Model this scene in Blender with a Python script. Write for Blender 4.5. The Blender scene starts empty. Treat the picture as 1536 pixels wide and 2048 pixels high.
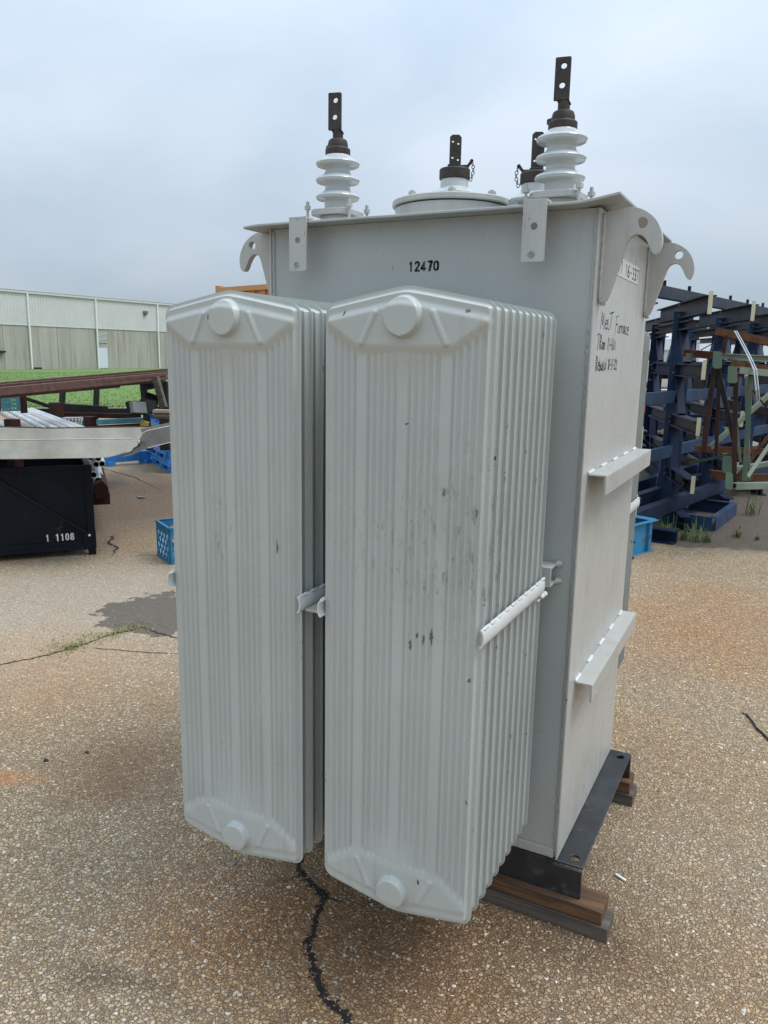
import bpy, bmesh, math, random
from mathutils import Vector, Matrix, noise
from math import sin, cos, pi, sqrt, radians as rad

sc = bpy.context.scene
COL = sc.collection
# ------------------------------------------------------------------ camera
CAM = (0.4531, -1.9707, 1.559)
YAW, PITCH, ROLL, F = -0.47584, -0.19828, 0.017456, 1569.05
def _axes():
    cy, sy, cp, sp = cos(YAW), sin(YAW), cos(PITCH), sin(PITCH)
    f = Vector((sy*cp, cy*cp, sp)); r = Vector((cy, -sy, 0)); u = r.cross(f)
    c, s = cos(ROLL), sin(ROLL)
    return c*r+s*u, -s*r+c*u, f
AR, AU, AF = _axes()
cd = bpy.data.cameras.new('camera'); co = bpy.data.objects.new('camera', cd); COL.objects.link(co)
cd.sensor_fit = 'HORIZONTAL'; cd.sensor_width = 36; cd.lens = F/1536*36
cd.clip_start = 0.05; cd.clip_end = 2000
co.matrix_world = Matrix(((AR.x, AU.x, -AF.x, CAM[0]), (AR.y, AU.y, -AF.y, CAM[1]), (AR.z, AU.z, -AF.z, CAM[2]), (0, 0, 0, 1)))
sc.camera = co

# ------------------------------------------------------------------ sky + sun + exposure
SUN_EL, SUN_AZ = 62, 70          # degrees; azimuth from +Y towards +X
w = bpy.data.worlds.new('World'); sc.world = w; w.use_nodes = True
nt = w.node_tree; nt.nodes.clear()
def N(nt, t, **k):
    n = nt.nodes.new(t)
    for a, b in k.items():
        if a == 'inp':
            for i, v in b.items(): n.inputs[i].default_value = v
        else: setattr(n, a, b)
    return n
wo = N(nt, 'ShaderNodeOutputWorld'); bg = N(nt, 'ShaderNodeBackground', inp={'Strength': 1.0})
sk = N(nt, 'ShaderNodeTexSky', sky_type='NISHITA', sun_disc=False, sun_elevation=rad(SUN_EL), sun_rotation=rad(SUN_AZ), air_density=1.2, dust_density=2.0)
sks = N(nt, 'ShaderNodeVectorMath', operation='SCALE', inp={3: 0.08}); nt.links.new(sk.outputs[0], sks.inputs[0])
tc = N(nt, 'ShaderNodeTexCoord')
mp = N(nt, 'ShaderNodeMapping', inp={'Scale': (1.0, 1.0, 2.2)}); nt.links.new(tc.outputs['Generated'], mp.inputs[0])
n1 = N(nt, 'ShaderNodeTexNoise', inp={'Scale': 2.0, 'Detail': 6, 'Roughness': .5, 'Distortion': .3}); nt.links.new(mp.outputs[0], n1.inputs['Vector'])
cr = N(nt, 'ShaderNodeValToRGB'); nt.links.new(n1.outputs['Fac'], cr.inputs[0])
cr.color_ramp.elements[0].position = .30; cr.color_ramp.elements[0].color = (.30, .38, .465, 1)
cr.color_ramp.elements[1].position = .68; cr.color_ramp.elements[1].color = (.46, .52, .595, 1)
sx = N(nt, 'ShaderNodeSeparateXYZ'); nt.links.new(tc.outputs['Generated'], sx.inputs[0])
mr = N(nt, 'ShaderNodeMapRange', inp={1: 0.0, 2: 1.0, 3: 0.90, 4: 2.9}); nt.links.new(sx.outputs['Z'], mr.inputs[0])
cs = N(nt, 'ShaderNodeVectorMath', operation='SCALE'); nt.links.new(cr.outputs[0], cs.inputs[0]); nt.links.new(mr.outputs[0], cs.inputs[3])
mx = N(nt, 'ShaderNodeMixRGB', inp={0: 0.9}); nt.links.new(sks.outputs[0], mx.inputs[1]); nt.links.new(cs.outputs[0], mx.inputs[2])
nt.links.new(mx.outputs[0], bg.inputs[0]); nt.links.new(bg.outputs[0], wo.inputs[0])
sl = bpy.data.lights.new('sun', 'SUN'); so = bpy.data.objects.new('sun', sl); COL.objects.link(so)
sl.energy = 1.6; sl.angle = rad(25); sl.color = (1, .965, .91)
d = Vector((sin(rad(SUN_AZ))*cos(rad(SUN_EL)), cos(rad(SUN_AZ))*cos(rad(SUN_EL)), sin(rad(SUN_EL))))
so.rotation_euler = d.to_track_quat('Z', 'Y').to_euler()
sc.view_settings.view_transform = 'Standard'; sc.view_settings.look = 'None'
sc.view_settings.exposure = 0.33; sc.view_settings.gamma = 1; sc.view_settings.use_curve_mapping = False

# ------------------------------------------------------------------ helpers
def ray(px, py): return AF + AR*((px-768)/F) - AU*((py-1024)/F)
def G(px, py, z=0.0):
    d = ray(px, py); c = Vector(CAM); return c + d*((z-c.z)/d.z)
def V(px, py, t):
    return Vector(CAM) + ray(px, py)*t
def Zh(px, py, z):     # point at height z seen at that pixel
    return G(px, py, z)
X3 = Vector((1, 0, 0)); Y3 = Vector((0, 1, 0)); Z3 = Vector((0, 0, 1))

class MB:
    def __init__(s): s.v = []; s.f = []
    def add(s, vs, fs):
        o = len(s.v); s.v += [Vector(p) for p in vs]; s.f += [tuple(i+o for i in f) for f in fs]; return s
    def mesh(s, me, M=None):
        o = len(s.v); s.v += [(M @ v.co if M else v.co.copy()) for v in me.vertices]
        s.f += [tuple(i+o for i in p.vertices) for p in me.polygons]; return s
    def hexa(s, p): return s.add(p, [(0,3,2,1),(4,5,6,7),(0,1,5,4),(1,2,6,5),(2,3,7,6),(3,0,4,7)])
    def box(s, x0, x1, y0, y1, z0, z1, M=None):
        p = [Vector(q) for q in ((x0,y0,z0),(x1,y0,z0),(x1,y1,z0),(x0,y1,z0),(x0,y0,z1),(x1,y0,z1),(x1,y1,z1),(x0,y1,z1))]
        if M: p = [M @ q for q in p]
        return s.hexa(p)
    def beam(s, p, q, w, h, up=Z3, ox=0, oz=0):
        p = Vector(p); q = Vector(q); d = (q-p).normalized()
        sd = d.cross(up)
        if sd.length < 1e-4: sd = d.cross(X3)
        sd.normalize(); u = sd.cross(d)
        a = sd*(w/2); b = u*(h/2); o = sd*ox+u*oz
        return s.hexa([p-a-b+o, q-a-b+o, q+a-b+o, p+a-b+o, p-a+b+o, q-a+b+o, q+a+b+o, p+a+b+o])
    def ibeam(s, p, q, w, h, t=.008, up=Z3):
        s.beam(p, q, t, h-2*t, up); s.beam(p, q, w, t, up, 0, h/2-t/2); return s.beam(p, q, w, t, up, 0, -h/2+t/2)
    def channel(s, p, q, w, h, t=.008, up=Z3, side=1):
        s.beam(p, q, t, h-2*t, up, side*(w/2-t/2)); s.beam(p, q, w, t, up, 0, h/2-t/2); return s.beam(p, q, w, t, up, 0, -h/2+t/2)
    def angle(s, p, q, w, h, t=.006, up=Z3):
        s.beam(p, q, w, t, up, 0, h/2-t/2); return s.beam(p, q, t, h-t, up, w/2-t/2, -t/2)
    def tube(s, pts, r, n=10, cap=True, hollow=0):
        pts = [Vector(p) for p in pts]; rs = r if isinstance(r, (list, tuple)) else [r]*len(pts)
        o = len(s.v); u = None
        for i, p in enumerate(pts):
            d = (pts[min(i+1, len(pts)-1)]-pts[max(i-1, 0)]).normalized()
            if u is None: u = d.orthogonal().normalized()
            u = (u - d*u.dot(d)).normalized(); v = d.cross(u)
            for k in range(n):
                a = 2*pi*k/n; s.v.append(p+(u*cos(a)+v*sin(a))*rs[i])
        for i in range(len(pts)-1):
            for k in range(n):
                a = o+i*n+k; b = o+i*n+(k+1) % n; s.f.append((a, b, b+n, a+n))
        if cap:
            s.f.append(tuple(o+k for k in reversed(range(n)))); e = o+(len(pts)-1)*n; s.f.append(tuple(e+k for k in range(n)))
        return s
    def pipe(s, p, q, r, t=.004, n=18):
        p = Vector(p); q = Vector(q); d = (q-p).normalized(); u = d.orthogonal().normalized(); v = d.cross(u); o = len(s.v)
        for c, rr in ((p, r), (q, r), (q, r-t), (p, r-t)):
            for k in range(n):
                a = 2*pi*k/n; s.v.append(c+(u*cos(a)+v*sin(a))*rr)
        for j in range(4):
            for k in range(n):
                a = o+j*n+k; b = o+j*n+(k+1) % n; c = o+((j+1) % 4)*n
                s.f.append((a, b, c+(k+1) % n, c+k))
        return s
    def lathe(s, prof, c=(0, 0, 0), n=32, axis=Z3):
        c = Vector(c); R = axis.to_track_quat('Z', 'Y').to_matrix() if axis != Z3 else Matrix.Identity(3); o = len(s.v)
        for r, z in prof:
            for k in range(n):
                a = 2*pi*k/n; s.v.append(c + R @ Vector((r*cos(a), r*sin(a), z)))
        for i in range(len(prof)-1):
            for k in range(n):
                a = o+i*n+k; b = o+i*n+(k+1) % n; s.f.append((a, b, b+n, a+n))
        s.f.append(tuple(o+k for k in reversed(range(n)))); e = o+(len(prof)-1)*n; s.f.append(tuple(e+k for k in range(n)))
        return s
    def hexbolt(s, c, r=.012, h=.012, stud=.012):
        s.lathe([(r, 0), (r, h)], c, 6); return s.lathe([(r*.5, h), (r*.5, h+stud)], c, 10)
    def prism(s, pts, off):      # 3D planar polygon extruded by vector
        n = len(pts); off = Vector(off)
        return s.add([Vector(p) for p in pts]+[Vector(p)+off for p in pts],
                     [tuple(range(n)), tuple(reversed(range(n, 2*n)))]+[(i, i+n, (i+1) % n+n, (i+1) % n) for i in range(n)])
    def torus(s, c, R, r, M, n=14, m=6, sx=1.0):
        o = len(s.v)
        for i in range(n):
            a = 2*pi*i/n
            for j in range(m):
                b = 2*pi*j/m
                s.v.append(Vector(c)+M @ Vector(((R+r*cos(b))*cos(a)*sx, (R+r*cos(b))*sin(a), r*sin(b))))
        for i in range(n):
            for j in range(m):
                s.f.append((o+i*m+j, o+((i+1) % n)*m+j, o+((i+1) % n)*m+(j+1) % m, o+i*m+(j+1) % m))
        return s
    def build(s, name, mat, parent=None, bevel=0, smooth=True, kind=None, ang=35, **tags):
        me = bpy.data.meshes.new(name); me.from_pydata(s.v, [], s.f); me.update()
        b = bmesh.new(); b.from_mesh(me); bmesh.ops.recalc_face_normals(b, faces=b.faces); b.to_mesh(me); b.free()
        if smooth:
            for p in me.polygons: p.use_smooth = True
            me.set_sharp_from_angle(angle=rad(ang))
        me.materials.append(mat)
        return link(name, me, parent, bevel, kind, **tags)
def link(name, me, parent=None, bevel=0, kind=None, **tags):
    o = bpy.data.objects.new(name, me); COL.objects.link(o)
    if parent: o.parent = parent
    if bevel:
        m = o.modifiers.new('bevel', 'BEVEL'); m.width = bevel; m.segments = 2; m.limit_method = 'ANGLE'; m.harden_normals = False
    if kind: o['kind'] = kind
    for k, v in tags.items(): o[k] = v
    return o
def thing(name, label, cat, loc=(0, 0, 0), group=None):
    o = bpy.data.objects.new(name, None); COL.objects.link(o); o.location = loc; o.empty_display_size = .1
    o['label'] = label; o['category'] = cat
    if group: o['group'] = group
    bpy.context.view_layer.update()
    return o
def tag(o, label, cat, group=None):
    o['label'] = label; o['category'] = cat
    if group: o['group'] = group
    return o
def dup(o, parent=None):
    c = o.copy(); COL.objects.link(c)
    c.parent = parent
    for ch in list(o.children): dup(ch, c)
    return c
def flat(polys, depth, M=None):
    """filled 2D outline with holes -> mesh of that thickness. polys: list of point lists"""
    cu = bpy.data.curves.new('tmp', 'CURVE'); cu.dimensions = '2D'; cu.fill_mode = 'BOTH'; cu.extrude = depth/2
    for pts in polys:
        sp = cu.splines.new('POLY'); sp.points.add(len(pts)-1)
        for i, p in enumerate(pts): sp.points[i].co = (p[0], p[1], 0, 1)
        sp.use_cyclic_u = True
    ob = bpy.data.objects.new('tmp', cu); me = bpy.data.meshes.new_from_object(ob)
    b = bmesh.new(); b.from_mesh(me); bmesh.ops.remove_doubles(b, verts=b.verts, dist=1e-5)
    b.to_mesh(me); b.free()
    if M: me.transform(M)
    bpy.data.objects.remove(ob); bpy.data.curves.remove(cu)
    return me
def circ(cx, cy, r, n=20): return [(cx+r*cos(2*pi*k/n), cy+r*sin(2*pi*k/n)) for k in range(n)]
def smoothpoly(pts, it=2):
    for _ in range(it):
        q = []
        for i in range(len(pts)):
            a = pts[i]; b = pts[(i+1) % len(pts)]
            q += [(a[0]*.75+b[0]*.25, a[1]*.75+b[1]*.25), (a[0]*.25+b[0]*.75, a[1]*.25+b[1]*.75)]
        pts = q
    return pts
def text(body, size, M, depth=.0006, sx=1.0, bold=0.0, align='LEFT'):
    cu = bpy.data.curves.new('tmp', 'FONT'); cu.body = body; cu.size = size; cu.extrude = depth/2; cu.offset = bold; cu.align_x = align
    ob = bpy.data.objects.new('tmp', cu); me = bpy.data.meshes.new_from_object(ob)
    me.transform(M @ Matrix.Diagonal((sx, 1, 1, 1))); bpy.data.objects.remove(ob); bpy.data.curves.remove(cu)
    return me
def MX(o, x, y, z=None):   # matrix with given origin and axes
    x = Vector(x).normalized(); y = Vector(y).normalized(); z = x.cross(y); o = Vector(o)
    return Matrix(((x.x, y.x, z.x, o.x), (x.y, y.y, z.y, o.y), (x.z, y.z, z.z, o.z), (0, 0, 0, 1)))

# ------------------------------------------------------------------ materials
def mat(name):
    m = bpy.data.materials.new(name); m.use_nodes = True; t = m.node_tree
    return m, t, t.nodes['Principled BSDF']
def L(t, a, b): t.links.new(a, b)
def ramp(t, fac, stops):
    r = N(t, 'ShaderNodeValToRGB'); L(t, fac, r.inputs[0]); e = r.color_ramp.elements
    while len(e) < len(stops): e.new(.5)
    for i, (p, c) in enumerate(stops):
        e[i].position = p; e[i].color = (c, c, c, 1) if isinstance(c, (int, float)) else (*c, 1)
    return r.outputs[0]
def mixc(t, fac, a, b, mode='MIX'):
    m = N(t, 'ShaderNodeMixRGB', blend_type=mode)
    for i, v in ((0, fac), (1, a), (2, b)):
        if isinstance(v, bpy.types.NodeSocket): L(t, v, m.inputs[i])
        elif i == 0: m.inputs[0].default_value = v
        else: m.inputs[i].default_value = (*v, 1) if not isinstance(v, (int, float)) else (v, v, v, 1)
    return m.outputs[0]
def math_(t, op, a, b=0.0, clamp=False):
    m = N(t, 'ShaderNodeMath', operation=op, use_clamp=clamp)
    for i, v in ((0, a), (1, b)):
        if isinstance(v, bpy.types.NodeSocket): L(t, v, m.inputs[i])
        else: m.inputs[i].default_value = v
    return m.outputs[0]
def pos(t, scale=(1, 1, 1), loc=(0, 0, 0), obj=False):
    if obj: s = N(t, 'ShaderNodeTexCoord').outputs['Object']
    else: s = N(t, 'ShaderNodeNewGeometry').outputs['Position']
    m = N(t, 'ShaderNodeMapping', inp={'Scale': scale, 'Location': loc}); L(t, s, m.inputs[0]); return m.outputs[0]
def noi(t, vec, scale, detail=4, rough=.55, dist=0):
    n = N(t, 'ShaderNodeTexNoise', inp={'Scale': scale, 'Detail': detail, 'Roughness': rough, 'Distortion': dist}); L(t, vec, n.inputs['Vector']); return n.outputs['Fac']
def vor(t, vec, scale, feature='F1', out='Distance', rnd=1.0):
    n = N(t, 'ShaderNodeTexVoronoi', feature=feature, inp={'Scale': scale, 'Randomness': rnd}); L(t, vec, n.inputs['Vector']); return n.outputs[out]
def bump(t, b, h, strength=.3, dist=.002):
    n = N(t, 'ShaderNodeBump', inp={'Strength': strength, 'Distance': dist}); L(t, h, n.inputs['Height']); L(t, n.outputs[0], b.inputs['Normal']); return n
def blob(t, c, r, soft=.5, warp=.12, wscale=4):
    """1 inside a noisy patch round c (world), 0 outside"""
    g = N(t, 'ShaderNodeNewGeometry').outputs['Position']
    nn = N(t, 'ShaderNodeTexNoise', inp={'Scale': wscale, 'Detail': 4}); L(t, g, nn.inputs['Vector'])
    v = N(t, 'ShaderNodeVectorMath', operation='SUBTRACT'); L(t, nn.outputs['Color'], v.inputs[0]); v.inputs[1].default_value = (.5, .5, .5)
    v2 = N(t, 'ShaderNodeVectorMath', operation='SCALE', inp={3: warp*4}); L(t, v.outputs[0], v2.inputs[0])
    a = N(t, 'ShaderNodeVectorMath', operation='ADD'); L(t, g, a.inputs[0]); L(t, v2.outputs[0], a.inputs[1])
    s = N(t, 'ShaderNodeVectorMath', operation='SUBTRACT'); L(t, a.outputs[0], s.inputs[0]); s.inputs[1].default_value = c
    d_ = N(t, 'ShaderNodeVectorMath', operation='DIVIDE'); L(t, s.outputs[0], d_.inputs[0]); d_.inputs[1].default_value = r
    l = N(t, 'ShaderNodeVectorMath', operation='LENGTH'); L(t, d_.outputs[0], l.inputs[0])
    m = N(t, 'ShaderNodeMapRange', inp={1: 1.0+soft/2, 2: 1.0-soft/2, 3: 0.0, 4: 1.0}); L(t, l.outputs['Value'], m.inputs[0])
    return m.outputs[0]

def m_paint(name, base, scuff=True, grime=.5, rough=.33, rustedge=False):
    m, t, b = mat(name)
    c = mixc(t, ramp(t, noi(t, pos(t), 2.2, 5), [(.35, 0), (.7, 1)]), [x*.93 for x in base], [min(1, x*1.04) for x in base])
    # vertical streaks of dirt
    s = ramp(t, noi(t, pos(t, (60, 60, 2.0)), 1.0, 5, .6), [(.50, 0), (.74, 1)])
    s2 = ramp(t, noi(t, pos(t), 3.1, 4), [(.42, 0), (.62, 1)])
    c = mixc(t, math_(t, 'MULTIPLY', math_(t, 'MULTIPLY', s, s2), grime*.55), c, (.22, .20, .165))
    # fine speckle
    sp = ramp(t, noi(t, pos(t), 190, 2), [(.70, 0), (.76, 1)])
    sp2 = ramp(t, noi(t, pos(t, loc=(3, 1, 2)), 5, 3), [(.5, 0), (.62, 1)])
    c = mixc(t, math_(t, 'MULTIPLY', math_(t, 'MULTIPLY', sp, sp2), .6), c, (.10, .09, .08))
    if scuff:
        for cc, rr, k in (((-.13, -.53, 1.17), (.13, .2, .20), .8), ((-.24, -.53, 1.12), (.09, .2, .10), .45), ((-.36, -.53, 1.17), (.05, .2, .07), .5), ((-.73, -.53, 1.14), (.035, .2, .09), .8), ((-.84, -.53, .40), (.04, .2, .04), .55)):
            reg = blob(t, cc, rr, 1.1, .03, 9)
            mk = ramp(t, noi(t, pos(t, (85, 85, 22)), 1.0, 7, .78), [(.545, 0), (.63, 1)])
            wash = ramp(t, noi(t, pos(t, (20, 20, 6)), 1.0, 5, .6), [(.44, 0), (.74, .26)])
            c = mixc(t, math_(t, 'MULTIPLY', math_(t, 'MULTIPLY', reg, math_(t, 'MAXIMUM', mk, wash)), k*.72), c, (.155, .125, .10))
    if scuff:
        for cc, rr in (((-.177, -.52, .972), (.006, .1, .022)), ((-.211, -.52, .969), (.005, .1, .008)), ((-.196, -.52, .963), (.003, .1, .014)), ((-.226, -.52, .946), (.004, .1, .014)), ((-.088, -.52, .893), (.004, .1, .005)), ((-.083, -.52, .612), (.004, .1, .005)),
                       ((-.119, -.52, 1.643), (.007, .1, .005)), ((-.246, -.52, 1.42), (.003, .1, .003)), ((-.158, -.52, 1.286), (.004, .1, .012)), ((-.087, -.52, 1.25), (.002, .1, .012)), ((-.74, -.52, 1.635), (.010, .1, .012)), ((-.57, -.52, 1.12), (.004, .1, .02))):
            c = mixc(t, math_(t, 'MULTIPLY', blob(t, cc, (rr[0]*.75, rr[1], rr[2]*.8), .5, .003, 170), .8), c, (.06, .045, .04))
    # chipped paint spots
    vd = vor(t, pos(t, (1, 1, .45)), 9.0); rn = ramp(t, noi(t, pos(t), 70, 3), [(.3, .25), (.7, 1)])
    ch = ramp(t, math_(t, 'MULTIPLY', vd, rn), [(.009, 1), (.013, 0)])
    c = mixc(t, ch, c, (.045, .03, .025))
    if rustedge:  # chips along the front edge of the side plate
        oy = N(t, 'ShaderNodeSeparateXYZ'); L(t, pos(t), oy.inputs[0])
        rim = ramp(t, oy.outputs['Y'], [(.010, 1), (.022, 0)])
        ck_ = ramp(t, noi(t, pos(t, (90, 90, 55)), 1.0, 4, .7), [(.66, 0), (.69, 1)])
        c = mixc(t, math_(t, 'MULTIPLY', rim, ck_), c, (.06, .045, .04))
        sm = ramp(t, noi(t, pos(t, (1, 1, .5), loc=(2, 5, 1)), 5.5, 5, .6), [(.55, 0), (.75, .35)])
        c = mixc(t, sm, c, (.25, .235, .20))
        sc1 = ramp(t, math_(t, 'ABSOLUTE', math_(t, 'SUBTRACT', noi(t, pos(t, (3, 9, 3)), 2.0, 2), .5)), [(.0012, .5), (.003, 0)])
        c = mixc(t, math_(t, 'MULTIPLY', sc1, ramp(t, noi(t, pos(t), 4, 2), [(.55, 0), (.65, 1)])), c, (.2, .2, .19))
    if scuff:   # paint knocked off the panel rims
        ox = N(t, 'ShaderNodeSeparateXYZ'); L(t, N(t, 'ShaderNodeTexCoord').outputs['Object'], ox.inputs[0])
        rim = ramp(t, math_(t, 'ABSOLUTE', ox.outputs['X']), [(.1870, 0), (.1885, 1)])
        ck_ = ramp(t, noi(t, pos(t, (30, 30, 22)), 1.0, 4, .7), [(.64, 0), (.67, 1)])
        c = mixc(t, math_(t, 'MULTIPLY', rim, ck_), c, (.05, .042, .036))
    L(t, c, b.inputs['Base Color']); b.inputs['Roughness'].default_value = rough
    r = ramp(t, noi(t, pos(t), 25, 4), [(.3, rough-.08), (.7, rough+.12)]); L(t, r, b.inputs['Roughness'])
    bump(t, b, math_(t, 'ADD', noi(t, pos(t), 320, 2), math_(t, 'MULTIPLY', noi(t, pos(t), 11, 4), 5.0)), .16, .0018)
    return m
def m_simple(name, base, rough=.6, metal=0.0, var=.25, nscale=8, rust=0.0, rustc=(.16, .06, .025), bscale=90, bstr=.2, bdist=.002, obj=False, spec=.5):
    m, t, b = mat(name); b.inputs['Specular IOR Level'].default_value = spec
    P_ = pos(t, obj=obj)
    c = mixc(t, ramp(t, noi(t, P_, nscale, 5, .6), [(.3, 0), (.7, 1)]), [x*(1-var) for x in base], [min(1, x*(1+var)) for x in base])
    if rust:
        k = ramp(t, noi(t, pos(t, obj=obj, loc=(5, 2, 7)), nscale*1.3, 6, .68), [(.62-rust*.3, 0), (.70-rust*.3, 1)])
        c = mixc(t, k, c, mixc(t, noi(t, P_, nscale*6, 3), [x*.5 for x in rustc], [x*1.6 for x in rustc]))
        L(t, math_(t, 'ADD', math_(t, 'MULTIPLY', k, .9-rough), rough), b.inputs['Roughness'])
    else: b.inputs['Roughness'].default_value = rough
    L(t, c, b.inputs['Base Color']); b.inputs['Metallic'].default_value = metal
    bump(t, b, noi(t, P_, bscale, 4), bstr, bdist)
    return m
GREY = (.455, .480, .450)
M = {}
M['paint'] = m_paint('transformer_paint', GREY)
M['paint_plain'] = m_paint('tank_paint', (.40, .42, .405), False, .3)
M['paint_side'] = m_paint('side_paint', (.455, .455, .425), False, 1.0, rustedge=True)
M['weld'] = m_simple('weld_paint', (.62, .64, .63), .35, var=.1, bscale=60, bstr=.5)
M['porcelain'] = m_simple('porcelain', (.50, .53, .53), .16, var=.06, nscale=14, bstr=.03)
M['bronze'] = m_simple('dark_bronze', (.045, .036, .031), .55, .35, var=.4, nscale=30, bscale=160, bstr=.4)
M['black'] = m_simple('black_paint', (.022, .024, .027), .42, var=.45, nscale=12, rust=.12, rustc=(.07, .06, .045))
M['ink'] = m_simple('ink', (.012, .012, .014), .6, var=.1)
M['white'] = m_simple('white_paint', (.75, .75, .72), .5, var=.08)
M['gasket'] = m_simple('gasket', (.012, .012, .012), .8, var=.1)

def m_wood(name, a, b_, scale=1.0, dirt=.5):
    m, t, b = mat(name)
    g = noi(t, pos(t, (3, 60, 60), obj=True), 1.0*scale, 6, .6, .6)
    c = mixc(t, ramp(t, g, [(.35, 0), (.65, 1)]), a, b_)
    dk = ramp(t, noi(t, pos(t, (2, 12, 12), obj=True), 1.6, 5, .65), [(.45, 0), (.66, dirt)])
    c = mixc(t, dk, c, (.035, .026, .02)); L(t, c, b.inputs['Base Color']); b.inputs['Roughness'].default_value = .72
    bump(t, b, g, .5, .002); return m
M['wood'] = m_wood('pine_timber', (.055, .025, .011), (.20, .10, .042))
M['wood_grey'] = m_wood('weathered_timber', (.075, .062, .05), (.15, .125, .10))
M['wood_pale'] = m_wood('pale_timber', (.30, .22, .13), (.44, .34, .22), dirt=.2)

def m_ground():
    m, t, b = mat('aggregate_asphalt')
    P_ = pos(t)
    wn = N(t, 'ShaderNodeTexNoise', inp={'Scale': 55, 'Detail': 2}); L(t, P_, wn.inputs['Vector'])
    vs = N(t, 'ShaderNodeVectorMath', operation='SUBTRACT'); L(t, wn.outputs['Color'], vs.inputs[0]); vs.inputs[1].default_value = (.5, .5, .5)
    vm = N(t, 'ShaderNodeVectorMath', operation='SCALE', inp={3: .012}); L(t, vs.outputs[0], vm.inputs[0])
    va = N(t, 'ShaderNodeVectorMath', operation='ADD'); L(t, P_, va.inputs[0]); L(t, vm.outputs[0], va.inputs[1])
    W = va.outputs[0]
    cell = N(t, 'ShaderNodeTexVoronoi', inp={'Scale': 92}); L(t, W, cell.inputs['Vector'])
    ed = vor(t, W, 92, 'DISTANCE_TO_EDGE')
    cell2 = N(t, 'ShaderNodeTexVoronoi', inp={'Scale': 185}); L(t, W, cell2.inputs['Vector'])
    ed2 = vor(t, W, 185, 'DISTANCE_TO_EDGE')
    se = N(t, 'ShaderNodeSeparateColor'); L(t, cell.outputs['Color'], se.inputs[0])
    se2 = N(t, 'ShaderNodeSeparateColor'); L(t, cell2.outputs['Color'], se2.inputs[0])
    peb = ramp(t, se.outputs[0], [(0, (.26, .18, .11)), (.22, (.41, .295, .18)), (.45, (.51, .385, .245)), (.68, (.45, .36, .255)), (.90, (.58, .465, .32)), (.97, (.62, .56, .46)), (1, (.70, .66, .58))])
    peb2 = ramp(t, se2.outputs[0], [(0, (.25, .18, .115)), (.5, (.43, .32, .21)), (.88, (.53, .42, .29)), (1, (.62, .56, .46))])
    small = ramp(t, se.outputs[1], [(.38, 1), (.40, 0)])            # some cells break into finer stones
    c = mixc(t, small, peb, peb2)
    e = math_(t, 'MAXIMUM', math_(t, 'MULTIPLY', ramp(t, ed, [(.02, 1), (.11, 0)]), .85), math_(t, 'MULTIPLY', math_(t, 'MULTIPLY', small, ramp(t, ed2, [(.02, 1), (.12, 0)])), .8))
    c = mixc(t, e, c, (.175, .125, .082))
    # wide tint patches
    big = ramp(t, noi(t, P_, .9, 6, .6), [(.38, 0), (.62, 1)])
    c = mixc(t, math_(t, 'MULTIPLY', big, .22), c, (.27, .22, .18), 'MIX')
    red = ramp(t, noi(t, pos(t, loc=(7, 3, 0)), 1.3, 6, .62), [(.48, 0), (.66, .75)])
    c = mixc(t, red, c, (1.02, .90, .76), 'MULTIPLY')
    dk = ramp(t, noi(t, pos(t, loc=(1, 9, 0)), 3.2, 6, .68), [(.60, 0), (.74, .4)])
    c = mixc(t, dk, c, (.10, .088, .075))
    gr = G(700, 1900); pr = G(1400, 1250); lt = G(60, 1230); br = G(250, 1000); rs = G(240, 1530); org = G(10, 1545); dkr = G(1450, 1080); dk2 = G(330, 1225)
    pale = G(1400, 1750)
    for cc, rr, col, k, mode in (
        (lt, (1.1, 1.1, 1), (.52, .49, .45), .42, 'MIX'), (br, (1.7, 1.9, 1), (.085, .050, .032), .74, 'MIX'), (rs, (.24, .26, 1), (.22, .11, .05), .5, 'MIX'),
        (org, (.10, .07, 1), (.50, .22, .08), .6, 'MIX'), (pr, (.55, .9, 1), (1.0, .80, .66), .7, 'MULTIPLY'), (G(420, 1830), (.26, .22, 1), (1.15, .85, .64), .45, 'MULTIPLY'),
        (G(760, 1960), (.45, .30, 1), (.74, .64, .56), .8, 'MULTIPLY'), (pale, (.5, .6, 1), (.36, .30, .24), .22, 'MIX'), (G(30, 1340), (.7, .55, 1), (1.08, .86, .68), .6, 'MULTIPLY'),
        (Vector((-.35, .0, 0)), (.75, .35, 1), (.62, .54, .48), .75, 'MULTIPLY'), (G(1130, 1890), (.22, .10, 1), (.5, .47, .45), .6, 'MULTIPLY'), (G(250, 1960), (.12, .05, 1), (.45, .42, .40), .55, 'MULTIPLY')):  # first patch here: contact shade round the timbers, painted into the ground colour
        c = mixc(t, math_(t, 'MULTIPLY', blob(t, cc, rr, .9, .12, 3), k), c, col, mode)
    c = mixc(t, 1.0, c, (1.06, 1.035, .97), 'MULTIPLY')
    # dark repair patches: no pebbles showing, hard edges
    dark = math_(t, 'MAXIMUM', blob(t, dk2, (.42, .36, 1), .06, .11, 9), blob(t, dkr+Vector((-1.0, 2.4, 0)), (5.0, 2.9, 1), .05, .22, 3))
    dc = mixc(t, noi(t, P_, 110, 5, .75), (.038, .032, .026), (.125, .105, .085)); dc = mixc(t, ramp(t, noi(t, P_, 260, 2), [(.72, 0), (.76, .8)]), dc, (.34, .31, .27))
    c = mixc(t, math_(t, 'MULTIPLY', dark, .88), c, dc)
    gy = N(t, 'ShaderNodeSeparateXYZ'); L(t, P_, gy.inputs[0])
    far = N(t, 'ShaderNodeMapRange', inp={1: 9, 2: 22, 3: 0, 4: .8}); L(t, gy.outputs['Y'], far.inputs[0])
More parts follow.
